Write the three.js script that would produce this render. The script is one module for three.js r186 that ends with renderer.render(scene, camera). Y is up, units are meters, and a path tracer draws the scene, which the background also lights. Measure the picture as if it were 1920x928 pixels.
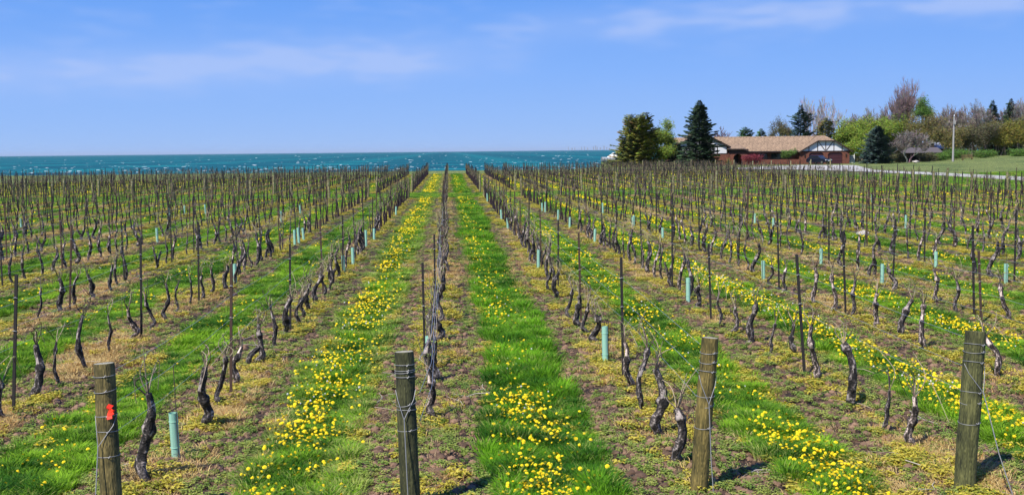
import * as THREE from 'three';
import { ImprovedNoise } from 'three/addons/math/ImprovedNoise.js';

// ---------- camera, sky, sun, exposure ----------
const W0 = 1920, H0 = 928, F = 2050, CAM_H = 3.1, YAW = -0.0571, PITCH = -0.0882, ROLL = -0.0104;
const EXPOSURE = 1.24;
const scene = new THREE.Scene();
const camera = new THREE.PerspectiveCamera(2 * Math.atan(H0 / 2 / F) * 180 / Math.PI, W0 / H0, 0.1, 60000);
camera.position.set(0, CAM_H, 0);
camera.rotation.order = 'YXZ';
camera.rotation.set(PITCH, YAW, ROLL);
camera.updateMatrixWorld(true);
const perlin = new ImprovedNoise();
const N2 = (x, y, s = 0) => perlin.noise(x + 131.7, y + 57.3, s + 11.5);
const fbm = (x, y, o = 4, s = 0) => { let a = 0, k = 0.55; for (let i = 0; i < o; i++) { a += k * N2(x, y, s + i * 3.3); x *= 2.03; y *= 2.03; k *= 0.55; } return a; };
const clamp = (x, a = 0, b = 1) => Math.min(b, Math.max(a, x));
const mix = (a, b, t) => a + (b - a) * t;
const sst = (a, b, x) => { const t = clamp((x - a) / (b - a)); return t * t * (3 - 2 * t); };
const lin = (c) => { c /= 255; return c <= 0.04045 ? c / 12.92 : Math.pow((c + 0.055) / 1.055, 2.4); };
const rgb = (r, g, b) => [lin(r), lin(g), lin(b)];
const mix3 = (a, b, t) => [mix(a[0], b[0], t), mix(a[1], b[1], t), mix(a[2], b[2], t)];
function makeSky() {
  const w = 2048, h = 1024, d = new Float32Array(w * h * 4);
  const stops = [[-90, rgb(120, 150, 190)], [-1, rgb(160, 192, 240)], [0, rgb(162, 196, 247)], [1.6, rgb(150, 190, 250)], [4, rgb(134, 181, 252)], [8, rgb(108, 164, 247)], [20, rgb(78, 132, 228)], [50, rgb(50, 102, 200)], [90, rgb(40, 86, 180)]];
  const cloud = rgb(182, 203, 250);
  for (let j = 0; j < h; j++) {
    const el = ((j + 0.5) / h - 0.5) * 180;
    let i = 0; while (i < stops.length - 2 && el > stops[i + 1][0]) i++;
    const base = mix3(stops[i][1], stops[i + 1][1], clamp((el - stops[i][0]) / (stops[i + 1][0] - stops[i][0])));
    for (let k = 0; k < w; k++) {
      const a = ((k + 0.5) / w - 0.5) * 2 * Math.PI, az = Math.atan2(Math.cos(a), -Math.sin(a)) * 180 / Math.PI;
      let c = 0;
      if (el > 0) {
        const s = Math.sin(az * Math.PI / 180) * 22, t = Math.cos(az * Math.PI / 180) * 22;
        const stretch = el < 25 ? el * 1.15 : 28 + (el - 25) * 0.5;
        const n = 0.5 * perlin.noise(s * 0.55 + 3.1, stretch * 0.42, t * 0.55) + 0.3 * perlin.noise(s * 1.0, stretch * 2.3 + 9, t * 1.0) + 0.2 * perlin.noise(s * 2.1, stretch * 5.2, t * 2.1 + 4);
        const bandA = Math.exp(-Math.pow((el - (4.05 + 0.045 * (az + 18))) / 1.05, 2)) * sst(-60, -30, az) * (1 - sst(-3, 7, az));
        const bandB = Math.exp(-Math.pow((el - (6.3 + 0.03 * (az - 5))) / 0.8, 2)) * sst(1, 6, az) * (1 - sst(40, 60, az));
        const all = 0.25 * sst(2, 10, el) * (1 - sst(50, 85, el));
        c = clamp(sst(-0.05, 0.5, n + 0.22 * bandA + 0.2 * bandB) * (all * 1.7 + 0.6 * bandA + 0.4 * bandB) + 0.36 * bandA + 0.2 * bandB, 0, 0.65);
      }
      const q = mix3(base, cloud, c).map((v) => v / EXPOSURE), o = (j * w + k) * 4;
      d[o] = q[0]; d[o + 1] = q[1]; d[o + 2] = q[2]; d[o + 3] = 1;
    }
  }
  const t = new THREE.DataTexture(d, w, h, THREE.RGBAFormat, THREE.FloatType);
  t.mapping = THREE.EquirectangularReflectionMapping; t.magFilter = t.minFilter = THREE.LinearFilter; t.wrapS = THREE.RepeatWrapping; t.needsUpdate = true;
  return t;
}
const sky = makeSky();
scene.background = sky; scene.environment = sky;
const sun = new THREE.DirectionalLight(new THREE.Color(1, 0.95, 0.84), 5.0);
sun.position.set(-50, 96, 56); sun.target.position.set(0, 0, -60); sun.position.add(sun.target.position);
sun.castShadow = true; sun.shadow.mapSize.set(4096, 4096);
Object.assign(sun.shadow.camera, { left: -130, right: 130, top: 180, bottom: -180, near: 1, far: 500 });
scene.add(sun, sun.target);

// ---------- helpers ----------
let seed = 12345;
const R = () => { seed = (seed + 0x6D2B79F5) | 0; let t = Math.imul(seed ^ (seed >>> 15), 1 | seed); t = (t + Math.imul(t ^ (t >>> 7), 61 | t)) ^ t; return ((t ^ (t >>> 14)) >>> 0) / 4294967296; };
const RR = (a, b) => a + (b - a) * R();
const pick = (a) => a[Math.floor(R() * a.length)];
const V = (x, y, z) => new THREE.Vector3(x, y, z);
function ray(px, py) { return V((px - W0 / 2) / F, (H0 / 2 - py) / F, -1).applyQuaternion(camera.quaternion); }
function ground(px, py, y = 0) { const r = ray(px, py), t = (y - CAM_H) / r.y; return V(r.x * t, y, r.z * t); }
function onPlaneZ(px, py, z) { const r = ray(px, py), t = z / r.z; return V(r.x * t, CAM_H + r.y * t, z); }
const inv = camera.quaternion.clone().invert();
function project(x, y, z) { const p = V(x, y - CAM_H, z).applyQuaternion(inv); return [W0 / 2 - p.x / p.z * F, H0 / 2 + p.y / p.z * F, -p.z]; }
const inFrame = (x, z, m = 30) => { const p = project(x, 0, z); return p[2] > 1 && p[0] > -m && p[0] < W0 + m && p[1] < H0 + 330; };
const used = new Map();
function numbered(n) { const c = used.get(n) || 0; used.set(n, c + 1); return c ? `${n}_${String(c).padStart(3, '0')}` : n; }
function tag(o, label, category, group, kind) { if (label) o.userData.label = label; if (category) o.userData.category = category; if (group) o.userData.group = group; if (kind) o.userData.kind = kind; return o; }
function thing(name, label, category, pos, group, turn = 0) { const o = new THREE.Group(); o.name = numbered(name); o.position.copy(pos); o.rotation.y = turn; tag(o, label, category, group); scene.add(o); return o; }
function mesh(name, geo, m, parent) { const o = new THREE.Mesh(geo, m); o.name = parent ? name : numbered(name); o.castShadow = o.receiveShadow = true; (parent || scene).add(o); return o; }
const ORD = ['zeroth', 'first', 'second', 'third', 'fourth', 'fifth', 'sixth', 'seventh', 'eighth', 'ninth', 'tenth', 'eleventh', 'twelfth'];
const ord = (n) => ORD[n] || n + (n % 100 > 10 && n % 100 < 14 ? 'th' : ['th', 'st', 'nd', 'rd'][n % 10] || 'th');
const rowName = (k) => k === 0 ? 'the centre row' : `the ${ord(Math.abs(k))} row ${k < 0 ? 'left' : 'right'} of centre`;
class MB {
  constructor() { this.p = []; this.i = []; this.c = []; this.u = []; this.hasC = false; }
  v(x, y, z, c, u = 0, w = 0) { this.p.push(x, y, z); if (c) this.hasC = true; const k = c || [1, 1, 1]; this.c.push(k[0], k[1], k[2]); this.u.push(u, w); return this.p.length / 3 - 1; }
  tri(a, b, c, col) { const n = this.v(...a, col, 0, 0); this.v(...b, col, 1, 0); this.v(...c, col, 1, 1); this.i.push(n, n + 1, n + 2); }
  poly(pts, col, us = 1) {                        // a flat polygon (convex), uv in metres along its own plane
    const o = V(...pts[0]), ux = V(...pts[1]).sub(o).normalize();
    let nn = V(0, 0, 0); for (let k = 1; k < pts.length - 1; k++) nn.add(V(...pts[k]).sub(o).cross(V(...pts[k + 1]).sub(o)));
    const uy = nn.normalize().clone().cross(ux);
    const s = pts.map((q) => { const d = V(...q).sub(o); return this.v(...q, col, d.dot(ux) * us, d.dot(uy) * us); });
    for (let k = 1; k < s.length - 1; k++) this.i.push(s[0], s[k], s[k + 1]);
  }
  slab(pts, t, col) {                              // polygon given thickness against its normal
    const o = V(...pts[0]), nn = V(...pts[1]).sub(o).cross(V(...pts[2]).sub(o)).normalize().multiplyScalar(-t);
    const low = pts.map((q) => [q[0] + nn.x, q[1] + nn.y, q[2] + nn.z]);
    this.poly(pts, col); this.poly([...low].reverse(), col);
    for (let k = 0; k < pts.length; k++) { const m = (k + 1) % pts.length; this.poly([pts[k], low[k], low[m], pts[m]], col); }
  }
  box(x0, x1, y0, y1, z0, z1, col) {
    const f = (a, b, c, d) => this.poly([a, b, c, d], col);
    f([x0, y0, z1], [x1, y0, z1], [x1, y1, z1], [x0, y1, z1]); f([x1, y0, z0], [x0, y0, z0], [x0, y1, z0], [x1, y1, z0]);
    f([x0, y0, z0], [x0, y0, z1], [x0, y1, z1], [x0, y1, z0]); f([x1, y0, z1], [x1, y0, z0], [x1, y1, z0], [x1, y1, z1]);
    f([x0, y1, z1], [x1, y1, z1], [x1, y1, z0], [x0, y1, z0]); f([x0, y0, z0], [x1, y0, z0], [x1, y0, z1], [x0, y0, z1]);
  }
  beam(a, b, w, d, z0) {                           // flat timber in a facade plane, from a to b, width w, from z0 out to z0 + d
    const dx = b[0] - a[0], dy = b[1] - a[1], l = Math.hypot(dx, dy), nx = -dy / l * w / 2, ny = dx / l * w / 2;
    const q = [[a[0] - nx, a[1] - ny], [b[0] - nx, b[1] - ny], [b[0] + nx, b[1] + ny], [a[0] + nx, a[1] + ny]];
    this.slab(q.map((e) => [e[0], e[1], z0 + d]), d);
  }
  tube(path, rad, n = 6, o = {}) {                 // path: Vector3[], rad(t), o.col, o.disp(t, angle), o.cap
    const t0 = path[1].clone().sub(path[0]).normalize(); let side = Math.abs(t0.y) < 0.9 ? V(0, 1, 0) : V(1, 0, 0); side.cross(t0).normalize();
    let len = 0, prev = null; const m = path.length, at = V(0, 0, 0);
    for (let k = 0; k < m; k++) {
      const tan = path[Math.min(m - 1, k + 1)].clone().sub(path[Math.max(0, k - 1)]).normalize();
      side.addScaledVector(tan, -side.dot(tan)).normalize(); const up = tan.clone().cross(side);
      if (k) len += path[k].distanceTo(path[k - 1]);
      const t = k / (m - 1), r0 = rad(t), ring = [];
      for (let j = 0; j <= n; j++) {
        const a = (j % n) / n * Math.PI * 2, r = r0 * (o.disp ? 1 + o.disp(t, a, len) : 1);
        at.copy(path[k]).addScaledVector(side, Math.cos(a) * r).addScaledVector(up, Math.sin(a) * r);
        ring.push(this.v(at.x, at.y, at.z, o.col, j / n * (o.uw || 1), len * (o.us || 1)));
      }
      if (prev) for (let j = 0; j < n; j++) this.i.push(prev[j], prev[j + 1], ring[j + 1], prev[j], ring[j + 1], ring[j]);
      prev = ring;
      if (o.cap !== false && (k === m - 1 || k === 0)) { const c = this.v(path[k].x, path[k].y, path[k].z, o.col, 0.5, len); for (let j = 0; j < n; j++) k ? this.i.push(c, ring[j], ring[j + 1]) : this.i.push(c, ring[j + 1], ring[j]); }
    }
    return this;
  }
  geo() {
    const g = new THREE.BufferGeometry();
    g.setAttribute('position', new THREE.Float32BufferAttribute(this.p, 3));
    g.setAttribute('uv', new THREE.Float32BufferAttribute(this.u, 2));
    if (this.hasC) g.setAttribute('color', new THREE.Float32BufferAttribute(this.c, 3));
    g.setIndex(this.i); g.computeVertexNormals(); return g;
  }
}
// tiling value noise as a texture: fn(x, y, noise) -> [r, g, b] 0..1 linear or grey
function tileNoise(w, h, cells, s) {
  const g = []; let q = s * 7919 + 13; const rnd = () => { q = (q * 1664525 + 1013904223) >>> 0; return q / 4294967296; };
  for (let i = 0; i < cells[0] * cells[1]; i++) g.push(rnd());
  const out = new Float32Array(w * h);
  for (let y = 0; y < h; y++) for (let x = 0; x < w; x++) {
    const fx = x / w * cells[0], fy = y / h * cells[1], ix = Math.floor(fx), iy = Math.floor(fy); let tx = fx - ix, ty = fy - iy; tx = tx * tx * (3 - 2 * tx); ty = ty * ty * (3 - 2 * ty);
    const at = (a, b) => g[(b % cells[1]) * cells[0] + (a % cells[0])];
    out[y * w + x] = mix(mix(at(ix, iy), at(ix + 1, iy), tx), mix(at(ix, iy + 1), at(ix + 1, iy + 1), tx), ty);
  }
  return out;
}
function texture(w, h, fn, srgb = true) {
  const d = new Uint8Array(w * h * 4);
  for (let y = 0; y < h; y++) for (let x = 0; x < w; x++) { const c = fn(x, y, y * w + x), o = (y * w + x) * 4; for (let k = 0; k < 3; k++) d[o + k] = clamp(c[k]) * 255; d[o + 3] = 255; }
  const t = new THREE.DataTexture(d, w, h); t.wrapS = t.wrapT = THREE.RepeatWrapping; t.magFilter = THREE.LinearFilter; t.minFilter = THREE.LinearMipmapLinearFilter; t.generateMipmaps = true;
  if (srgb) t.colorSpace = THREE.SRGBColorSpace; t.needsUpdate = true; return t;
}
const layers = (w, h, list, s) => { const n = list.map(([cx, cy, k], i) => [tileNoise(w, h, [cx, cy], s + i), k]); const o = new Float32Array(w * h); for (const [a, k] of n) for (let i = 0; i < o.length; i++) o[i] += a[i] * k; return o; };
const std = (o) => new THREE.MeshStandardMaterial({ roughness: 0.9, ...o });
const col = (c) => new THREE.Color().setRGB(c[0], c[1], c[2]);

// ---------- materials ----------
const nBark = layers(128, 512, [[14, 10, 0.45], [40, 40, 0.3], [8, 60, 0.1], [5, 9, 0.25]], 3);
const tBark = texture(128, 512, (x, y, i) => { const v = clamp((nBark[i] - 0.36) * 2.6); const q = v * v; return [0.09 + 0.68 * q, 0.075 + 0.64 * q, 0.066 + 0.62 * q]; });
const tBarkB = texture(128, 512, (x, y, i) => [nBark[i], nBark[i], nBark[i]], false);
const mBark = std({ color: col([0.7, 0.7, 0.7]), map: tBark, bumpMap: tBarkB, bumpScale: 0.02, roughness: 0.85 });
const mBarkPale = std({ map: tBark, bumpMap: tBarkB, bumpScale: 0.02, color: col([1.35, 1.27, 1.22]) });
const mCane = std({ color: col([0.36, 0.28, 0.19]) }), mCaneDark = std({ color: col([0.075, 0.055, 0.045]) });
const mBud = std({ color: col([0.25, 0.34, 0.06]) });
const nWood = layers(256, 512, [[60, 7, 0.25], [22, 12, 0.2], [110, 40, 0.3], [5, 7, 0.4]], 21);
const tWood = texture(256, 512, (x, y, i) => { const v = clamp((nWood[i] - 0.32) * 1.9); return mix3([0.2, 0.21, 0.13], [0.56, 0.54, 0.4], v); });
const tWoodB = texture(256, 512, (x, y, i) => [nWood[i], nWood[i], nWood[i]], false);
const wood = (c) => std({ map: tWood, bumpMap: tWoodB, bumpScale: 0.012, color: col(c), roughness: 0.85 });
const mEndGrain = (() => { const t = texture(256, 256, (x, y) => { const a = x - 122, b = y - 130, r = Math.hypot(a, b) + 4 * N2(x * 0.05, y * 0.05), an = Math.atan2(b, a); const crack = Math.abs(N2(an * 4, r * 0.01)) < 0.03 ? 0.6 : 1; const v = (0.62 + 0.12 * Math.sin(r * 0.55) + 0.1 * N2(x * 0.15, y * 0.15)) * crack; return [v, v * 0.97, v * 0.84]; }); return std({ map: t, roughness: 0.95 }); })();
const mWire = std({ color: col([0.55, 0.56, 0.57]), metalness: 0.75, roughness: 0.42 });
const mTie = std({ color: col([0.34, 0.34, 0.34]), metalness: 0.6, roughness: 0.6 });
const mStake = std({ color: col([0.028, 0.024, 0.022]), roughness: 0.75, metalness: 0.2 }), mStakeRust = std({ color: col([0.07, 0.04, 0.028]), roughness: 0.9 });
const mTube = new THREE.MeshPhysicalMaterial({ color: col([0.42, 0.74, 0.58]), roughness: 0.5, transmission: 0.3, thickness: 0 });
const mRibbon = std({ color: col([0.9, 0.04, 0.01]), roughness: 0.5 });
const nGr = layers(512, 512, [[60, 60, 0.3], [128, 128, 0.3], [256, 256, 0.3], [17, 17, 0.25]], 40);
const tGr = texture(512, 512, (x, y, i) => { const v = clamp(0.5 + (nGr[i] - 0.57) * 2.6) * 0.75 + 0.3; return [v, v, v]; });
const tGrB = texture(512, 512, (x, y, i) => [nGr[i], nGr[i], nGr[i]], false);
const mGround = std({ map: tGr, bumpMap: tGrB, bumpScale: 0.05, vertexColors: true, roughness: 1 });
const leafMat = (o = {}) => new THREE.MeshPhysicalMaterial({ vertexColors: false, roughness: 0.75, transmission: 0.3, thickness: 0, ...o });
const mGrass = leafMat({ roughness: 0.8, specularIntensity: 0.35 }), mWeed = leafMat({ roughness: 0.8, specularIntensity: 0.35 }), mStraw = std({ roughness: 0.9 });
const mYellow = std({ color: col([0.93, 0.71, 0.008]), roughness: 0.8 }), mStem = std({ color: col([0.2, 0.3, 0.08]) });
const mFoliage = new THREE.MeshPhysicalMaterial({ vertexColors: true, roughness: 0.8, transmission: 0.25, thickness: 0 });
const mNeedle = std({ vertexColors: true, roughness: 0.8 });
const mLimb = std({ vertexColors: true, roughness: 0.95 });

// ---------- the lie of the land ----------
const S = 2.56, X0 = -0.2, rowX = (k) => X0 + k * S;
const fieldEnd = (x) => x < 0 ? mix(149, 124, clamp(-x / 50)) : x < 14 ? 149 : mix(149, 170, sst(14, 30, x));
const driveX = () => 40.6;                                          // right edge of the vineyard
const BREAK0 = 73.5, BREAK1 = 81.5;
const shore = (x) => x < 20 ? 178 : x < 34 ? mix(178, 216, (x - 20) / 14) : x < 46 ? mix(216, 330, (x - 34) / 12) : 330;
const inField = (x, d) => d < fieldEnd(x) + 1 && x < driveX(d) && x > -120;
function gy(x, z) {
  const d = -z; let y = 0;
  if (inField(x, d) && !(d > BREAK0 && d < BREAK1)) {
    const u = ((x - X0) / S) % 1 * Math.PI * 2; y += 0.03 * Math.cos(u) + (d < 60 ? 0.04 * N2(x * 2.3, z * 2.1) + 0.035 * N2(x * 6, z * 5) : 0);
  }
  y += 1.15 * sst(62, 92, x - (d - 150) * 0.4) * sst(100, 150, d);
  const s = shore(x); if (d > s) y -= Math.min(6, (d - s) * 0.9);
  return y;
}
function cover(x, z) {                             // shares of grass, weeds, straw, bare soil
  const d = -z;
  if (!inField(x, d) || (d > BREAK0 && d < BREAK1)) return [1, 0, 0, 0, 0.5, 99];
  const p = (x - X0) / S, k = Math.floor(p), u = p - k, n1 = N2(x * 0.9, z * 0.55), n2 = N2(x * 2.7, z * 1.9), n3 = N2(x * 0.45 + 7, z * 0.16), n4 = N2(x * 6, z * 5);
  const c = 0.475 + 0.05 * N2(k * 7.3, z * 0.13), hw = 0.188 + 0.05 * N2(k * 3.1 + 50, z * 0.21);
  const e = hw - Math.abs(u - c) + 0.055 * n2 + 0.05 * n1 + 0.03 * n4;
  const g = sst(-0.02, 0.035, e);
  const band = Math.exp(-Math.pow((u - 0.2) / 0.07, 2)) + Math.exp(-Math.pow((u - 0.76) / 0.075, 2));
  const b = sst(-0.12, 0.22, (k === -1 || k === -2 || k === 2 ? 0.75 : 0.55) * band + 0.5 * n1 + 0.5 * n2 + 0.45 * n4 + 0.03) * (1 - g);
  const s = sst(0.0, 0.45, n3 + 0.5 * n2 + (k === 0 ? 0.25 * Math.exp(-Math.pow((u - 0.14) / 0.06, 2)) : 0)) * (1 - g - b), w = 1 - g - b - s;
  return [g, w, s, b, u, k];
}
const C_SOIL = [0.28, 0.166, 0.1], C_SOIL2 = [0.065, 0.036, 0.025], C_STRAW = [0.42, 0.28, 0.12], C_WEED = [0.3, 0.205, 0.11], C_GRASS = [0.09, 0.19, 0.02], C_LAWN = [0.38, 0.46, 0.1];
{
  const g = new MB(), cols = 460, ds = []; for (let d = 5; d < 345; d *= 1.0115) ds.push(d);
  ds.push(345);
  ds.forEach((d, j) => {
    for (let i = 0; i <= cols; i++) {
      const x = mix(-0.5 * d - 2, 0.64 * d + 2, i / cols), z = -d; let c;
      if (inField(x, d)) {
        const [a, w, s, b] = cover(x, z), n = N2(x * 1.7, z * 1.7), soil = mix3(C_SOIL, C_SOIL2, sst(-0.15, 0.4, 0.8 * N2(x * 1.3, z * 1.1, 31) + 0.7 * N2(x * 3, z * 3) + N2(x * 9, z * 7) * 0.6)), st = mix3(C_STRAW, [0.34, 0.17, 0.055], sst(0.05, 0.5, N2(x * 0.6, z * 0.3, 9)));
        c = [0, 1, 2].map((q) => C_GRASS[q] * a + C_WEED[q] * w * (1 + n * 0.3) + st[q] * s * (1 + n * 0.3) + soil[q] * b);
        if (d > BREAK0 && d < BREAK1) c = mix3(C_GRASS, C_LAWN, 0.5);
      } else c = mix3(C_LAWN, [0.2, 0.3, 0.05], clamp(0.4 + 1.3 * N2(x * 0.15, z * 0.08) + N2(x * 0.6, z * 0.3) + 0.7 * N2(x * 1.7, z * 0.9)));
      g.v(x, gy(x, z) + (inField(x, d) && d < 40 ? 0.012 * N2(x * 15, z * 13) : 0), z, c, x / 1.9, z / 1.9);
    }
    if (j) for (let i = 0; i < cols; i++) { const a = (j - 1) * (cols + 1) + i, b = a + cols + 1; g.i.push(a, a + 1, b + 1, a, b + 1, b); }
  });
  tag(mesh('vineyard_ground', g.geo(), mGround), 'brown soil and weedy ground of the vineyard running to the lake', 'ground', null, 'structure');
  const f = new MB(), lc = [0.16, 0.2, 0.06];      // coarse land round about, a little lower
  f.poly([[-150, -0.35, 90], [220, -0.35, 90], [220, -0.35, -170], [-150, -0.35, -170]], lc, 0.5);
  f.poly([[46, -0.4, -169.9], [460, -0.4, -169.9], [460, -0.4, -700], [140, -0.4, -700]], lc, 0.5);
  f.poly([[220, -0.38, 90], [460, -0.38, 90], [460, -0.38, -170], [220, -0.38, -170]], lc, 0.5);
  tag(mesh('ground', f.geo(), mGround), 'green land around the vineyard', 'ground', null, 'structure');
}
// lake
{
  const n = layers(512, 512, [[7, 16, 0.4], [16, 34, 0.3], [40, 70, 0.2], [100, 140, 0.12]], 60), m = layers(512, 512, [[3, 9, 0.5], [8, 24, 0.3], [30, 60, 0.2]], 80);
  const tb = texture(512, 512, (x, y, i) => [n[i], n[i], n[i]], false);
  const tc = texture(512, 512, (x, y, i) => { const v = clamp((m[i] - 0.28) * 2); return mix3([0.008, 0.235, 0.285], [0.09, 0.49, 0.49], v); });
  const water = new THREE.MeshPhysicalMaterial({ map: tc, bumpMap: tb, bumpScale: 1.6, roughness: 0.55, specularIntensity: 0.22 });
  const g = new THREE.BufferGeometry(), L = -45000, y = -4;
  g.setAttribute('position', new THREE.Float32BufferAttribute([-400, y, -150, 500, y, -150, 30000, y, L, -26000, y, L], 3));
  g.setAttribute('uv', new THREE.Float32BufferAttribute([-400, -150, 500, -150, 30000, L, -26000, L].map((q, i) => q / (i % 2 ? 150 : 110)), 2));
  g.setIndex([0, 1, 2, 0, 2, 3]); g.computeVertexNormals();
  tag(mesh('lake_water', g, water), 'choppy teal lake reaching to the horizon', 'lake', null, 'structure');
  // breaking crests
  const c = new MB(), N = 9; for (let i = 0; i <= N; i++) { const t = i / N - 0.5, w = Math.sqrt(Math.max(0, 1 - 4 * t * t)) * (0.8 + 0.3 * Math.sin(i * 2.7)); c.v(t, -0.1, 0.5 * w); c.v(t, 0.5 * w + 0.02, 0.1 * w); c.v(t, -0.1, -0.6 * w); if (i) { const a = (i - 1) * 3, b = i * 3; c.i.push(a, b, b + 1, a, b + 1, a + 1, a + 1, b + 1, b + 2, a + 1, b + 2, a + 2); } }
  const caps = new THREE.InstancedMesh(c.geo(), std({ color: col([0.72, 0.77, 0.78]) }), 650), o = new THREE.Object3D();
  for (let i = 0; i < 650; i++) {
    const off = Math.pow(R(), 0.8) * 15.5 + 1.6, d = 7.1 * F / 2 / off * 1.0;                // even over the height of the water
    const big = Math.pow(R(), 3), s = d / 900 * 0.5 + 0.5;
    o.position.set(RR(-0.46, 0.2) * d, y, -d); o.rotation.y = RR(-0.3, 0.3); o.scale.set(RR(1.0, 2.4) * (1 + 2 * big) * s * 0.55, (0.3 + 0.9 * big) * s * 0.38, RR(0.6, 1.4) * s); o.updateMatrix(); caps.setMatrixAt(i, o.matrix);
  }
  caps.name = 'whitecaps'; tag(caps, 'white breaking wave crests scattered over the lake', 'waves', null, 'stuff'); scene.add(caps);
}
// driveway
{
  const near = [[1385, 318], [1500, 319], [1640, 323.5], [1771, 330.7], [1920, 339.8], [2150, 353]], far = [[1385, 315], [1500, 310.2], [1605, 310.5], [1640, 319.6], [1771, 326], [1920, 333], [2150, 344]];
  const at = (l, x) => { let i = 0; while (i < l.length - 2 && x > l[i + 1][0]) i++; return mix(l[i][1], l[i + 1][1], clamp((x - l[i][0]) / (l[i + 1][0] - l[i][0]))); };
  const g = new MB(), M = 110; let prev = null;
  for (let i = 0; i <= M; i++) {
    const x = mix(1385, 2150, i / M), a = ground(x, at(near, x)), b = ground(x, at(far, x)), r = [];
    for (let j = 0; j <= 3; j++) { const p = a.clone().lerp(b, j / 3), n = 0.9 + 0.25 * N2(p.x * 0.3, p.z * 0.1); r.push(g.v(p.x, gy(p.x, p.z) + 0.08, p.z, [0.5 * n, 0.48 * n, 0.45 * n], p.x / 2, p.z / 2)); }
    if (prev) for (let j = 0; j < 3; j++) g.i.push(prev[j], r[j], r[j + 1], prev[j], r[j + 1], prev[j + 1]);
    prev = r;
  }
  tag(mesh('driveway', g.geo(), std({ vertexColors: true, bumpMap: tGrB, bumpScale: 0.04 })), 'pale gravel driveway running from the garage along the vineyard', 'driveway', null, 'structure');
}

// ---------- ground cover ----------
function tuftGeo(n, h, r, w, bend) {
  const g = new MB();
  for (let i = 0; i < n; i++) {
    const a = R() * 6.283, q = Math.sqrt(R()) * r, x = Math.cos(a) * q, z = Math.sin(a) * q, hh = h * RR(0.55, 1.1), b = bend * RR(0.3, 1.2), dx = Math.cos(a + RR(-0.8, 0.8)) * b * hh, dz = Math.sin(a + RR(-0.8, 0.8)) * b * hh, t = R() * 3.14, wx = Math.cos(t) * w / 2, wz = Math.sin(t) * w / 2;
    const p0 = g.v(x - wx, 0, z - wz), p1 = g.v(x + wx, 0, z + wz), p2 = g.v(x + dx * 0.4 - wx * 0.8, hh * 0.6, z + dz * 0.4 - wz * 0.8), p3 = g.v(x + dx * 0.4 + wx * 0.8, hh * 0.6, z + dz * 0.4 + wz * 0.8), p4 = g.v(x + dx, hh * (1 - 0.2 * b), z + dz);
    g.i.push(p0, p1, p3, p0, p3, p2, p2, p3, p4);
  }
  return g.geo();
}
function rosetteGeo(n, r, h) {
  const g = new MB();
  for (let i = 0; i < n; i++) {
    const a = R() * 6.283, q = Math.sqrt(R()) * r, x = Math.cos(a) * q, z = Math.sin(a) * q, y = h * RR(0.2, 1), l = RR(0.014, 0.028), b = R() * 6.283, dx = Math.cos(b) * l, dz = Math.sin(b) * l;
    g.i.push(...[[-dx, 0, -dz], [dz * 0.5, RR(0, 0.012), -dx * 0.5], [dx, RR(-0.01, 0.012), dz], [-dz * 0.5, RR(0, 0.012), dx * 0.5]].map(([p, s, t]) => g.v(x + p, y + s, z + t)).flatMap((v, k, A) => k === 3 ? [A[0], A[3], A[2], A[0], A[2], A[1]] : []));
  }
  return g.geo();
}
const clodGeo = (() => { const g = new THREE.IcosahedronGeometry(1, 1), p = g.attributes.position; for (let i = 0; i < p.count; i++) { const v = V(p.getX(i), p.getY(i), p.getZ(i)), k = 1 + 0.4 * perlin.noise(v.x * 1.6, v.y * 1.6, v.z * 1.6); p.setXYZ(i, v.x * k, v.y * k * 0.7, v.z * k); } g.computeVertexNormals(); return g; })();
const headGeo = (() => {
  const g = new MB();
  for (const [n, r, y, h] of [[13, 0.025, 0.0, 0.002], [11, 0.019, 0.004, 0.006], [8, 0.012, 0.009, 0.008]]) { const c = g.v(0, y + h * 0.6, 0); for (let i = 0; i < n; i++) { const a = i / n * 6.283, b = (i + 0.85) / n * 6.283, m = (a + b) / 2; const p = g.v(Math.cos(a) * r * 0.85, y + h * 0.4, Math.sin(a) * r * 0.85), q = g.v(Math.cos(m) * r, y, Math.sin(m) * r), s = g.v(Math.cos(b) * r * 0.85, y + h * 0.4, Math.sin(b) * r * 0.85); g.i.push(c, q, p, c, s, q); } }
  return g.geo();
})();
const flowerness = (x, z, c) => {
  if (c[5] === 99) return 0; const k = c[5], u = c[4], d = -z;
  const cl = N2(x * 0.5, z * 0.42, 3) + 0.55 * N2(x * 1.9, z * 1.5, 8), side = k === 0 ? Math.exp(-Math.pow((u - 0.4) / 0.14, 2)) : Math.exp(-Math.pow((u - (k === 2 || k === 1 ? 0.5 : 0.44)) / 0.16, 2));
  const rich = [-1, 2, 3].includes(k) ? 1.15 : k === 1 ? 0.85 : k === 0 ? 0.92 : k === -2 ? 0.22 : k < -1 ? 0.45 : 0.8;
  return c[0] * side * sst(-0.4, 0.85, 0.85 * cl + (rich - 0.65) * 0.5) * rich * 1.05;
};
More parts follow.
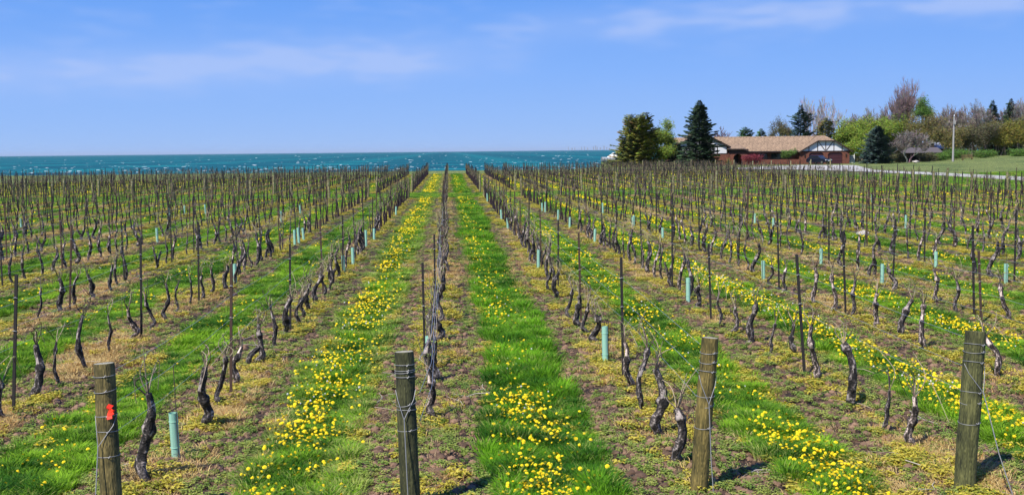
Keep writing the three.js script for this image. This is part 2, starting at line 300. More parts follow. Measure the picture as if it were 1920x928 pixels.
{
  const sets = {
    grass: { geo: tuftGeo(18, 0.115, 0.08, 0.008, 0.85), m: mGrass, list: [], label: 'green spring grass growing in strips between the vine rows', cat: 'grass' },
    weeds: { geo: rosetteGeo(38, 0.085, 0.05), m: mWeed, list: [], label: 'low yellow green weeds growing along the vine rows', cat: 'weeds' },
    dry_grass: { geo: tuftGeo(16, 0.07, 0.09, 0.006, 1.8), m: mStraw, list: [], label: 'dry straw coloured grass lying beside the vine rows', cat: 'dry grass' },
    soil_clods: { geo: clodGeo, m: mStraw, list: [], label: 'loose brown clods of soil on the bare strips', cat: 'soil' },
    seed_heads: { geo: new THREE.IcosahedronGeometry(0.014, 1), m: mStraw, list: [], label: 'white dandelion seed heads among the grass', cat: 'seed heads' },
    dandelion_flowers: { geo: headGeo, m: mYellow, list: [], label: 'yellow dandelion flowers dotted through the grass strips', cat: 'flowers' },
  };
  const near = []; const a = 0.36, d0 = 8.2, d1 = 160;
  const sample = () => Math.pow(Math.pow(d0, a) + R() * (Math.pow(d1, a) - Math.pow(d0, a)), 1 / a);
  for (let i = 0; i < 500000; i++) {
    const d = sample(), x = mix(-0.43 * d - 2.4, 0.545 * d + 2.4, R()), z = -d, inF = inField(x, d);
    if (!inF && d > 120) continue;
    const c = cover(x, z), r = R(), far = Math.pow(Math.max(1, d / 14), 0.5), y = gy(x, z);
    const vig = 0.55 + 0.85 * Math.pow(clamp(0.45 + 0.8 * N2(x * 0.8, z * 0.5, 5) + 0.9 * N2(x * 3.1, z * 2.3, 2)), 1.3), lush = c[5] === 0 ? 1.25 : c[5] === 99 ? 0.6 : 0.85;
    if (r < c[0] * 0.97) { if (N2(x * 4.3, z * 3.6, 14) > 0.42 && R() < 0.8) continue;
      const t = clamp(0.42 + 0.7 * N2(x * 1.1, z * 0.7, 6) + 0.8 * N2(x * 3.7, z * 2.9, 4) + RR(-0.3, 0.3)), q = mix3([0.025, 0.13, 0.003], c[5] === 0 ? [0.21, 0.48, 0.012] : [0.28, 0.51, 0.02], t), pale = R() < (c[5] === -1 && Math.abs(c[4] - 0.47) > 0.11 ? 0.45 : 0.08);
      sets.grass.list.push([x, y, z, RR(0.8, 1.2) * far * (0.7 + 0.4 * vig), RR(0.6, 1.15) * vig * lush * Math.pow(far, 0.3), pale ? [0.36, 0.42, 0.1] : q]);
    } else if (r < c[0] + c[1] * 0.8) { if (R() < 0.12 + 0.62 * sst(-0.2, 0.3, N2(x * 1.5, z * 1.1, 21))) sets.weeds.list.push([x, y, z, RR(0.6, 1.3) * far, RR(0.6, 1.4) * Math.pow(far, 0.5), mix3([0.48, 0.42, 0.045], R() < 0.42 ? [0.14, 0.23, 0.02] : [0.66, 0.56, 0.08], R())]); }
    else if (r < c[0] + c[1] + c[2]) sets.dry_grass.list.push([x, y, z, RR(0.7, 1.5) * far, RR(0.5, 1.5), mix3([0.46, 0.31, 0.11], R() < 0.35 ? [0.38, 0.18, 0.05] : [0.62, 0.48, 0.2], R())]);
    else { const q = R(); if (d < 45 && q < 0.62) { const s = 0.008 + 0.046 * Math.pow(R(), 5); sets.soil_clods.list.push([x, y, z, s, s, mix3([0.28, 0.168, 0.102], [0.055, 0.03, 0.018], R())]); } else if (q > 0.86) sets.weeds.list.push([x, y, z, RR(0.4, 0.9) * far, RR(0.5, 1), mix3([0.16, 0.28, 0.04], [0.42, 0.46, 0.1], R())]); else if (q > 0.82) sets.dry_grass.list.push([x, y, z, RR(0.6, 1.1) * far, 0.7, [0.36, 0.27, 0.14]]); }
  }
  const a2 = 0.55; 
  for (let i = 0; i < 700000; i++) {
    const d = Math.pow(Math.pow(d0, a2) + R() * (Math.pow(150, a2) - Math.pow(d0, a2)), 1 / a2), x = mix(-0.43 * d - 2.4, 0.545 * d + 2.4, R()), z = -d;
    if (!inField(x, d)) continue;
    const c = cover(x, z), f = flowerness(x, z, c);
    if (R() < f * 0.5) {
      const y = gy(x, z) + RR(0.07, 0.15), s = RR(0.42, 0.95) * Math.pow(Math.max(1, d / 18), 0.5), e = [x, y, z, s, s * 1.2, null, c[5]];
      const p = project(x, y, z); if (d < 12.5 && p[1] < 936 && p[0] > 0 && p[0] < 1920) near.push(e); else sets[R() < 0.07 && d < 40 ? 'seed_heads' : 'dandelion_flowers'].list.push(e);
    }
  }
  near.sort((p, q) => q[2] - p[2]); sets.dandelion_flowers.list.push(...near.slice(240)); near.length = Math.min(near.length, 240);
  const o = new THREE.Object3D(), cc = new THREE.Color();
  for (const [name, s] of Object.entries(sets)) {
    const m = new THREE.InstancedMesh(s.geo, s.m, s.list.length); m.name = name; m.castShadow = m.receiveShadow = true;
    s.list.forEach((e, i) => { o.position.set(e[0], e[1], e[2]); o.rotation.set(name === 'dandelion_flowers' ? RR(-0.7, 0.8) : 0, R() * 6.283, name === 'dandelion_flowers' ? RR(-0.7, 0.7) : 0); o.scale.set(e[3], e[4], e[3]); o.updateMatrix(); m.setMatrixAt(i, o.matrix); if (name === 'seed_heads') m.setColorAt(i, cc.setRGB(0.6, 0.6, 0.56)); if (e[5]) m.setColorAt(i, cc.setRGB(...e[5])); });
    tag(m, s.label, s.cat, null, 'stuff'); scene.add(m); console.log(name, s.list.length);
  }
  // prunings left on the ground
  const tw = new MB().tube([V(-0.22, 0.004, 0), V(-0.08, 0.02, 0.03), V(0.06, 0.012, 0.01), V(0.2, 0.02, -0.04)], (t) => 0.005 - 0.003 * t, 4).tube([V(0.02, 0.014, 0.015), V(0.08, 0.03, 0.08), V(0.1, 0.03, 0.16)], (t) => 0.003 - 0.001 * t, 3).geo(), tm = new THREE.InstancedMesh(tw, mCane, 420);
  for (let i = 0, n = 0; n < 420; i++) { const d = RR(9, 30), k = Math.floor(RR(-5, 6)), x = rowX(k) + RR(-0.75, 0.75), z = -d, q = RR(0.5, 1.3); o.position.set(x, gy(x, z) + 0.015, z); o.rotation.set(RR(-0.1, 0.1), R() * 6.28, RR(-0.1, 0.1)); o.scale.set(q, q, q); o.updateMatrix(); tm.setMatrixAt(n, o.matrix); tm.setColorAt(n++, cc.setRGB(...pick([[0.36, 0.28, 0.2], [0.14, 0.1, 0.08], [0.45, 0.4, 0.34]]))); }
  tm.material = std({}); tm.name = 'pruned_canes'; tag(tm, 'pruned vine canes lying on the ground under the rows', 'prunings', null, 'stuff'); scene.add(tm);
  const stemGeo = new MB().tube([V(0, -0.14, 0), V(0.004, -0.07, 0), V(0, 0, 0)], () => 0.0022, 5).geo();
  for (const e of near) {
    const g = thing('dandelion', `yellow dandelion in the near grass strip right of ${rowName(e[6])}`, 'flower', V(e[0], e[1] - 0.12, e[2]), `near dandelions in the strip right of ${rowName(e[6])}`, R() * 6.28);
    const h = mesh('flower_head', headGeo, mYellow, g); h.position.y = 0.12; h.scale.setScalar(e[3]); h.rotation.set(RR(-0.5, 0.8), 0, RR(-0.6, 0.6)); h.scale.y *= RR(0.8, 2.2); mesh('stem', stemGeo, mStem, g).position.y = 0.12;
  }
}

// ---------- end posts ----------
const anchorRoot = [];
function endPost(base, top, hgt, r, tint, label, wraps, yStyle) {
  const a = ground(...base), b = ground(...top, hgt); a.y = gy(a.x, a.z) - 0.15;
  const g = thing('end_post', label, 'post', a, 'thick wooden end posts of the vine rows'), t = b.clone().sub(a), L = t.length(), u = t.clone().normalize();
  g.quaternion.setFromUnitVectors(V(0, 1, 0), u);
  const s = new MB(), path = []; for (let i = 0; i <= 24; i++) path.push(V(0.006 * N2(i * 0.2, 3, r * 50), L * i / 24, 0.006 * N2(i * 0.2, 9, r * 50))); path[24].y = L - 0.008; path.push(V(path[24].x, L, path[24].z));
  s.tube(path, (q) => r * (q > 0.99 ? 0.94 : 1.03 - 0.06 * q), 26, { uw: 1, us: 1.1, cap: false, disp: (q, an) => 0.018 * N2(Math.cos(an) * 2 + q, Math.sin(an) * 2, q * 6 + r * 90) });
  mesh('shaft', s.geo(), wood(tint), g);
  const topG = new THREE.CircleGeometry(r * 0.925, 26); topG.rotateX(-Math.PI / 2); const cap = mesh('end_grain', topG, mEndGrain, g); cap.position.set(path[24].x, L - 0.0015, path[24].z); cap.rotation.y = R() * 6;
  for (const [f, tilt] of wraps) { const ring = new THREE.TorusGeometry(r * 1.03, 0.0028, 5, 40); ring.rotateX(Math.PI / 2); const m = mesh('wire_wrap', ring, mTie, g); m.position.y = L - f; m.rotation.set(tilt, 0, tilt * 0.8); const k = new MB().tube([V(r * 0.2, 0, r * 1.04), V(r * 0.3, -0.008, r * 1.12), V(r * 0.45, 0.01, r * 1.08)], () => 0.004, 5).geo(); mesh('wire_twist', k, mTie, g).position.y = L - f; }
  return { g, L, r, u };
}
const P_RIB = endPost([213, 1009], [193, 681], 1.42, 0.084, [0.85, 0.7, 0.44], 'brown wooden end post with an orange ribbon, left in the foreground', [[0.1, 0.05], [0.22, 0.12], [0.42, 0.03], [0.55, -0.04], [0.75, 0.02]]);
const P_MID = endPost([772, 973], [757, 659], 1.42, 0.083, [0.33, 0.36, 0.25], 'dark green weathered end post of the centre row with silver wire wraps', [[0.11, -0.02], [0.155, 0.02], [0.17, 0.06], [0.21, 0], [0.44, 0.16], [0.49, -0.05], [0.66, 0.05]]);
const P_R1 = endPost([1308, 930], [1332, 633], 1.42, 0.077, [0.95, 0.76, 0.4], 'leaning olive brown end post right of centre with wire wraps', [[0.13, 0.12], [0.21, 0.2], [0.3, -0.05], [0.52, 0.1], [0.6, 0.25], [0.8, 0.15]]);
const P_R2 = endPost([1808, 922], [1831, 621], 1.43, 0.092, [0.52, 0.56, 0.34], 'thick grey green end post at the right with wire wraps', [[0.12, -0.05], [0.18, 0.15], [0.28, -0.06], [0.55, -0.03], [0.64, 0.2], [0.82, 0.18]]);
function anchor(P, drop, gx, gz, side) {           // V of wire joining into one strand that runs to the ground
  const { g, L, r } = P, y = L - drop, f = r * 1.1, knot = V(side * 0.02, y - 0.24, f + 0.02), m = new MB();
  m.tube([V(-r * 1.02, y, 0.02), V(-r * 0.8, y - 0.08, f * 0.75), knot], () => 0.0032, 5); m.tube([V(r * 1.02, y, 0.02), V(r * 0.8, y - 0.08, f * 0.75), knot], () => 0.0032, 5);
  m.tube([knot, V(mix(knot.x, gx, 0.5), mix(knot.y, 0, 0.5), mix(knot.z, gz, 0.5)), V(gx, 0.1, gz)], () => 0.0045, 6, { disp: (t, a, l) => 0.3 * Math.sin(l * 260 + a) });
  mesh('anchor_wire', m.geo(), mTie, g);
}
anchor(P_RIB, 0.42, -0.1, 0.25, -2.5); anchor(P_MID, 0.32, -0.01, 0.2, -1); anchor(P_R1, 0.34, 0.1, 0.2, 0.4); anchor(P_R2, 0.3, 0.3, 0.35, 2.5);
{
  const { g, L, r } = P_RIB, m = new MB(), at = V(r * 0.55, L - 0.36, r * 0.95);
  for (let [a, l, w] of [[-0.6, 0.09, 0.075], [-1.35, 0.13, 0.07], [-1.0, 0.1, 0.08], [1.1, 0.055, 0.06]]) {
    l *= 0.6; w *= 0.66; const d = V(Math.cos(a), Math.sin(a), 0.25), n = V(-Math.sin(a), Math.cos(a), 0); let pv = null;
    for (let i = 0; i <= 4; i++) { const t = i / 4, q = at.clone().addScaledVector(d, l * t), wd = w * (0.25 + 0.75 * Math.sin(Math.min(1, t * 1.4) * 1.6)); q.z += 0.03 * Math.sin(t * 3.1 + a); const A = m.v(q.x - n.x * wd / 2, q.y - n.y * wd / 2, q.z), B = m.v(q.x + n.x * wd / 2, q.y + n.y * wd / 2, q.z + 0.012); if (pv) m.i.push(pv[0], A, B, pv[0], B, pv[1]); pv = [A, B]; }
  }
  const wp = g.localToWorld(at.clone()); const rb = mesh('ribbon', m.geo(), mRibbon); scene.remove(rb); scene.add(rb); g.updateMatrixWorld(true); rb.applyMatrix4(g.matrixWorld); tag(rb, 'orange red plastic ribbon tied to the left foreground post', 'ribbon');
}

// ---------- vines, stakes, tubes ----------
const curve = (pts, n) => new THREE.CatmullRomCurve3(pts, false, 'centripetal').getPoints(n);
function vineParts(parent, H, lx, o = {}) {        // trunk and canes of one vine, base at the origin
  const nr = o.n || 11, seg = o.seg || 30, s0 = R() * 100, r0 = (o.r || RR(0.034, 0.055)) * 1.22, ck = (o.crook || 0.05) * RR(0.7, 1.4), lz = RR(-0.1, 0.1);
  const pts = [V(RR(-0.05, 0.05), -0.06, RR(-0.04, 0.04)), V(RR(-0.02, 0.02), 0.04, 0)]; const K = 5;
  for (let i = 1; i <= K; i++) { const t = i / K; pts.push(V(lx * t + ck * Math.sin(t * 5 + s0) * (1 - t * 0.3) + RR(-0.015, 0.015), H * t, lz * t + ck * Math.cos(t * 4.1 + s0 * 2) - ck * Math.cos(s0 * 2) * (1 - t))); }
  const path = curve(pts, seg), m = new MB(), kn = RR(0.5, 0.95), kn2 = RR(0.15, 0.45);
  m.tube(path, (t) => r0 * (1.35 - 0.75 * sst(0, 0.16, t) + 0.35 * Math.exp(-Math.pow((t - kn) / 0.05, 2)) + 0.2 * Math.exp(-Math.pow((t - kn2) / 0.06, 2)) + 0.3 * sst(0.15, 0.5, t) * (1 - t) - 0.14 * t), nr, { us: 1.6, uw: 0.6, disp: (t, a) => 0.34 * N2(Math.cos(a) * 1.6 + s0, Math.sin(a) * 1.6, t * 8) + 0.2 * N2(Math.cos(a) * 4, Math.sin(a) * 4 + s0, t * 6) });
  if (o.fork) { const q = path[Math.floor(seg * 0.45)]; m.tube(curve([q.clone(), q.clone().add(V(-0.05, 0.12, 0.05)), q.clone().add(V(-0.13, H * 0.5, 0.08))], 8), (t) => r0 * (0.75 - 0.3 * t), nr, { us: 1.6, uw: 0.6, disp: (t, a) => 0.2 * N2(Math.cos(a) * 2, Math.sin(a) * 2, t * 5) }); }
  if (o.leg) { const q = path[Math.floor(seg * 0.55)]; m.tube(curve([V(-0.14, -0.05, 0.05), V(-0.1, H * 0.25, 0.03), q.clone()], 8), (t) => r0 * (0.7 - 0.1 * t), nr, { us: 1.6, uw: 0.6, disp: (t, a) => 0.2 * N2(Math.cos(a) * 2, Math.sin(a) * 2, t * 5) }); }
  mesh('trunk', m.geo(), o.pale ? mBarkPale : mBark, parent);
  const head = path[seg], buds = new MB(), nc = o.canes ?? 4;
  for (let i = 0; i < nc; i++) {
    const arc = i < 3 && R() < 0.85, sg = i % 2 ? 1 : -1, L = arc ? RR(0.45, 0.8) : RR(0.14, 0.5), cp = arc ? [head.clone(), head.clone().add(V(RR(-0.06, 0.06), RR(0.12, 0.24), sg * 0.12)), head.clone().add(V(RR(-0.1, 0.1), RR(0.16, 0.26), sg * 0.32)), head.clone().add(V(RR(-0.12, 0.12), RR(-0.1, 0.15), sg * L))] : [head.clone().add(V(0, -RR(0, 0.06), 0)), head.clone().add(V(RR(-0.1, 0.1), L * 0.5, RR(-0.1, 0.1))), head.clone().add(V(RR(-0.22, 0.22), L, RR(-0.22, 0.22)))];
    const cv = curve(cp, 7), c = new MB(); c.tube(cv, (t) => mix(arc ? 0.006 : 0.0075, 0.0028, t), o.n ? 3 : 4, { cap: false });
    mesh('cane', c.geo(), R() < 0.6 ? mCane : mCaneDark, parent);
    for (let b = 1; b < 7; b++) if (R() < 0.5) { const q = cv[b], e = RR(0.012, 0.024); for (let h = 0; h < 2; h++) { const t = R() * 6.28; buds.tri([q.x, q.y, q.z], [q.x + Math.cos(t) * e, q.y + e, q.z + Math.sin(t) * e], [q.x + Math.cos(t + 1) * e * 0.8, q.y + e * 1.3, q.z + Math.sin(t + 1) * e * 0.8]); } }
  }
  if (buds.p.length && o.buds !== false) tag(mesh('young_leaves', buds.geo(), mBud, parent), null, null, null, 'stuff');
}
const plants = [];                                  // everything that stands in a row, for the counts in the labels
// vines placed as they stand: base x, y, top x, y in the photograph; then row, look
const HAND = {
  '-1': [[272, 912, 270, 748, 's'], [380, 807, 392, 690, 's'], [412, 765, 418, 672, ''], [440, 728, 447, 655, 'p'], [483, 687, 487, 612, 'l'], [516, 652, 510, 585, ''], [537, 631, 545, 565, 's'], [560, 612, 562, 560, ''], [570, 599, 573, 545, ''], [578, 587, 580, 532, 'f'], [592, 571, 598, 517, 's'], [606, 559, 604, 510, ''], [618, 548, 622, 500, '']],
  '-2': [[2, 790, 0, 735, ''], [60, 751, 68, 650, 's'], [108, 726, 105, 642, 't'], [159, 698, 150, 595, ''], [205, 666, 203, 596, 't'], [249, 640, 245, 582, 'p'], [281, 622, 277, 562, ''], [309, 606, 310, 535, ''], [329, 594, 333, 537, 't'], [355, 576, 357, 522, 't'], [376, 567, 378, 520, ''], [396, 555, 398, 507, ''], [422, 546, 423, 500, 's'], [441, 537, 445, 490, '']],
  '-3': [[71, 601, 75, 545, 't'], [113, 587, 110, 522, 's'], [138, 576, 146, 520, ''], [175, 560, 165, 515, 's'], [207, 550, 205, 500, '']],
  0: [[813, 790, 803, 692, 'p'], [812, 722, 806, 640, 's'], [814, 693, 809, 610, ''], [811, 664, 808, 582, 's'], [823, 643, 819, 565, 's'], [825, 610, 821, 548, ''], [826, 590, 824, 525, 's'], [828, 566, 825, 510, '']],
  1: [[1269, 869, 1273, 765, 's'], [1235, 818, 1232, 690, 's'], [1205, 777, 1208, 655, ''], [1184, 733, 1170, 645, 'p'], [1117, 647, 1115, 592, 's'], [1101, 631, 1098, 572, ''], [1087, 617, 1082, 557, 's'], [1066, 601, 1072, 547, ''], [1041, 562, 1045, 512, 's'], [1030, 551, 1030, 505, '']],
  2: [[1713, 843, 1711, 745, 'p'], [1660, 816, 1670, 738, 't'], [1596, 767, 1590, 650, 's'], [1533, 719, 1522, 615, 'p'], [1492, 671, 1489, 628, ''], [1446, 668, 1455, 622, 't'], [1411, 647, 1413, 575, 's'], [1374, 631, 1386, 582, ''], [1350, 615, 1348, 552, 't'], [1310, 578, 1310, 537, 'f']],
  3: [[1870, 712, 1862, 638, 'p'], [1734, 661, 1735, 575, 'p'], [1690, 634, 1708, 565, 's'], [1642, 618, 1645, 552, 'p'], [1600, 599, 1608, 525, ''], [1563, 588, 1565, 515, 'p'], [1529, 576, 1530, 505, 'p'], [1471, 551, 1473, 505, 'p'], [1444, 537, 1446, 502, '']],
  4: [[1893, 606, 1877, 535, 'p'], [1796, 588, 1796, 522, ''], [1758, 569, 1750, 505, 'p'], [1676, 544, 1675, 500, 's']],
};
const LOOK = { s: ['stout dark twisted', { r: 0.058, crook: 0.06 }], p: ['grey peeling', { pale: true, r: 0.045, crook: 0.045 }], t: ['thin dark', { r: 0.026, crook: 0.03 }], l: ['two legged dark', { r: 0.05, leg: true }], f: ['forked dark', { r: 0.046, fork: true }], '': ['slender dark', { r: 0.038, crook: 0.05 }] };
const lastHand = {};
for (const [k, list] of Object.entries(HAND)) for (const [bx, by, tx, ty, lk] of list) {
  const b = ground(bx, by), t = onPlaneZ(tx, ty, b.z); b.y = gy(b.x, b.z);
  lastHand[k] = Math.max(lastHand[k] || 0, -b.z); plants.push({ kind: 'vine', k: +k, d: -b.z, x: b.x, hand: true, H: clamp(t.y, 0.45, 1.0), lx: t.x - b.x, lk });
}
const STAKES = { '-1': [[432, 749, 432, 503], [544, 622, 543, 460]], '-2': [[23, 774, 28, 515], [264, 638, 262, 447], [372, 571, 370, 420]], '-3': [[129, 583, 133, 425]], 0: [[797, 690, 792, 494], [816, 605, 814, 443]], 1: [[1169, 712, 1165, 488], [1090, 606, 1085, 438]], 2: [[1510, 705, 1495, 480], [1334, 603, 1330, 458]], 3: [[1587, 594, 1581, 435], [1462, 544, 1458, 400]], 4: [[1828, 591, 1826, 425], [1842, 608, 1838, 470]] };
const lastStake = {};
for (const [k, list] of Object.entries(STAKES)) for (const [bx, by, tx, ty] of list) {
  const b = ground(bx, by), t = onPlaneZ(tx, ty, b.z); lastStake[k] = Math.max(lastStake[k] || 0, -b.z);
  plants.push({ kind: 'stake', k: +k, d: -b.z, x: b.x, H: clamp(t.y, 1.1, 1.7), lx: t.x - b.x, hand: true });
}
const TUBES = [[329, 864], [1135, 684], [805, 703], [454, 532], [1419, 528], [1277, 570], [1003, 508], [1629, 535], [1727, 507], [648, 515], [667, 497], [688, 465], [707, 452], [748, 405], [950, 430], [938, 415], [912, 380], [1010, 397], [1043, 413], [1059, 430], [1109, 457], [1128, 402], [1172, 430], [1234, 450], [1526, 497], [1878, 533], [1917, 470], [1675, 430], [1402, 423], [1442, 430], [1555, 378], [1648, 382], [308, 457], [563, 463], [580, 453], [578, 403], [540, 417], [407, 403], [293, 410], [17, 427], [322, 403], [570, 458], [1016, 400], [1180, 428]];
for (const [bx, by] of TUBES) { const b = ground(bx, by), k = Math.round((b.x - X0) / S); plants.push({ kind: 'tube', k, d: -b.z, x: bx === 329 || bx === 805 || bx === 1135 ? b.x : mix(b.x, rowX(k), 0.5), hand: true }); }
for (let k = -32; k <= 24; k++) {
  const x = rowX(k), end = k > 15 ? 167 - (k - 14) * 1.2 : fieldEnd(x);
  let d = (lastHand[k] || 9) + (k === 0 && !lastHand[k] ? 0 : 1.15);
  for (; d < end && k <= 15; d += RR(0.78, 1.1)) { if (d > BREAK0 - 0.4 && d < BREAK1 + 0.4) continue; if (x > driveX(d) - 1 || !inFrame(x, -d)) continue; if (plants.some((q) => q.kind === 'tube' && q.k === k && Math.abs(q.d - d) < 0.45)) continue; if (R() < 0.04) continue; plants.push({ kind: 'vine', k, d, x: x + RR(-0.05, 0.05) }); }
  let s = (lastStake[k] || 8 + R() * 3) + 4.65;
  for (; s < end + 0.5 && k <= 15; s += s < 30 ? RR(3.9, 4.6) : RR(2.9, 3.7)) { if (s > BREAK0 - 0.4 && s < BREAK1 + 0.4) continue; if (x > driveX(s) - 1 || !inFrame(x, -s)) continue; plants.push({ kind: 'stake', k, d: s, x: x + RR(-0.06, 0.06), H: RR(1.42, 1.68), lx: RR(-0.05, 0.05) }); }
  for (const dd of [BREAK0 - 0.6, BREAK1 + 0.6]) if (inFrame(x, -dd) && k <= 15) plants.push({ kind: 'post', k, d: dd, x, far: dd > 77 });
  if (k >= 12 && k <= 22) plants.push({ kind: 'endpost', k, d: end + 0.8, x });
}
plants.sort((a, b) => a.d - b.d);
const count = {}; for (const q of plants) { const c = q.kind + q.k; q.n = count[c] = (count[c] || 0) + 1; }
const vines = plants.filter((q) => q.kind === 'vine'), stakes = plants.filter((q) => q.kind === 'stake');
console.log('vines', vines.length, 'stakes', stakes.length);
const protos = []; const protoLooks = ['s', '', 'p', 't', 'f', '', 's', 'p', '', 'l', 't', 's'];
vines.forEach((q, i) => {
  const pos = V(q.x, gy(q.x, -q.d), -q.d), lab = (l) => `${l} grapevine, ${ord(q.n)} from the front in ${rowName(q.k)}`, grp = `bare grapevines of ${rowName(q.k)}`;
  if (i >= 300) return;
  if (q.hand || protos.length < protoLooks.length) {
    const lk = q.hand ? q.lk : protoLooks[protos.length], [l, o] = LOOK[lk], g = thing('grapevine', lab(l), 'grapevine', pos, grp);
    vineParts(g, q.H || RR(0.7, 0.9), q.lx ?? RR(-0.07, 0.07), { ...o, canes: q.hand ? (lk === 't' ? 3 : 6) : 5, ...(q.d > 22 ? { n: 6, seg: 14 } : {}) });
    if (!q.hand) protos.push([g, l]);
  } else {
    const [p, l] = protos[i % protos.length], c = p.clone(); c.name = numbered('grapevine'); c.position.copy(pos); c.rotation.y = RR(-0.5, 0.5) + (R() < 0.5 ? Math.PI : 0); c.scale.set(RR(0.9, 1.15), RR(0.85, 1.15), RR(0.9, 1.15)); tag(c, lab(l), 'grapevine', grp); scene.add(c);
  }
});
function farVine(m, z, dark, cane) {               // a small vine for the mass of distant ones
  const H = RR(0.75, 0.98), lx = RR(-0.08, 0.08), r = RR(0.022, 0.036), mid = RR(-0.06, 0.06), head = V(lx, H, z + RR(-0.06, 0.06)), cb = dark.map((v) => v * RR(0.6, 1.6));
  m.tube([V(0, -0.05, z), V(mid * 0.4, H * 0.2, z + RR(-0.03, 0.03)), V(mid, H * 0.5, z + RR(-0.06, 0.06)), V(lx + mid * 0.3, H * 0.8, z), head], (t) => r * (1.2 - 0.6 * t), 5, { col: cb });
  for (let i = 0; i < 9; i++) { const L = i < 2 ? 0.55 : RR(0.15, 0.55), sg = i % 2 ? 1 : -1; m.tube(i < 2 ? [head, head.clone().add(V(RR(-0.05, 0.05), 0.2, sg * 0.15)), head.clone().add(V(RR(-0.1, 0.1), 0.1, sg * L))] : [head, head.clone().add(V(RR(-0.12, 0.12), L, RR(-0.2, 0.2)))], (t) => 0.0075 - 0.003 * t, 3, { col: R() < 0.38 ? cane : dark, cap: false }); }
  for (let b = 0; b < 12; b++) { const q = head.clone().add(V(RR(-0.15, 0.15), RR(0, 0.35), RR(-0.5, 0.5))), e = RR(0.015, 0.03), t = R() * 6.28; m.tri([q.x, q.y, q.z], [q.x + Math.cos(t) * e, q.y + e, q.z + Math.sin(t) * e], [q.x - Math.sin(t) * e, q.y + e * 1.3, q.z + Math.cos(t) * e], [0.2, 0.24, 0.05]); }
}
{
  const m = new MB(); for (let i = 0; i < 3; i++) farVine(m, i * 0.94 - 0.94, [0.024, 0.019, 0.017], [0.3, 0.22, 0.16]);
  const rest = vines.slice(300), im = new THREE.InstancedMesh(m.geo(), mLimb, Math.ceil(rest.length / 3) + 60), o = new THREE.Object3D(); let n = 0;
  const byRow = {}; for (const q of rest) (byRow[q.k] ||= []).push(q);
  for (const l of Object.values(byRow)) for (let i = 0; i + 1 < l.length; i += 3) { const q = l[i + 1]; o.position.set(rowX(q.k), gy(rowX(q.k), -q.d), -q.d); o.rotation.y = RR(-0.04, 0.04) + (R() < 0.5 ? Math.PI : 0); o.scale.set((R() < 0.5 ? -1 : 1) * RR(0.9, 1.2), RR(0.85, 1.2), RR(0.92, 1.05)); o.updateMatrix(); if (n < im.count) im.setMatrixAt(n++, o.matrix); }
  im.count = n; im.name = 'distant_grapevines'; tag(im, 'mass of bare distant grapevines filling the field to the lake', 'grapevines', null, 'stuff'); scene.add(im);
}
{
  const prof = (w) => { const m = new MB(); m.box(-w, w, 0, 1, -w * 0.9, w * 0.9); return m.geo(); }, gA = prof(0.0165), gB = prof(0.0165);
  const far = stakes.slice(300), im = new THREE.InstancedMesh(gB, mStake, far.length), o = new THREE.Object3D();
  stakes.slice(0, 300).forEach((q, i) => {
    const g = thing('trellis_stake', `thin ${i % 4 === 1 ? 'rusty' : 'dark'} steel stake, ${ord(q.n)} from the front in ${rowName(q.k)}`, 'stake', V(q.x, gy(q.x, -q.d) - 0.05, -q.d), `steel trellis stakes of ${rowName(q.k)}`);
    g.rotation.z = -Math.atan2(q.lx, q.H); g.rotation.x = RR(-0.02, 0.02); const b = mesh('shaft', gA, i % 4 === 1 ? mStakeRust : mStake, g); b.scale.y = q.H + 0.05;
    if (q.d < 32) { const c = new MB(); for (const h of [0.62, 0.86]) c.tube([V(-0.026, h * q.H, 0.02), V(0, h * q.H + 0.01, 0.03), V(0.026, h * q.H, 0.02)], () => 0.0035, 4); mesh('wire_clip', c.geo(), mWire, g); }
  });
  far.forEach((q, i) => { o.position.set(q.x, gy(q.x, -q.d), -q.d); o.rotation.set(RR(-0.02, 0.02), R(), -Math.atan2(q.lx, q.H)); o.scale.set(1.3, q.H, 1.3); o.updateMatrix(); im.setMatrixAt(i, o.matrix); });
  im.name = 'distant_trellis_stakes'; tag(im, 'thin dark trellis stakes standing in the distant rows', 'stakes', null, 'stuff'); scene.add(im);
}
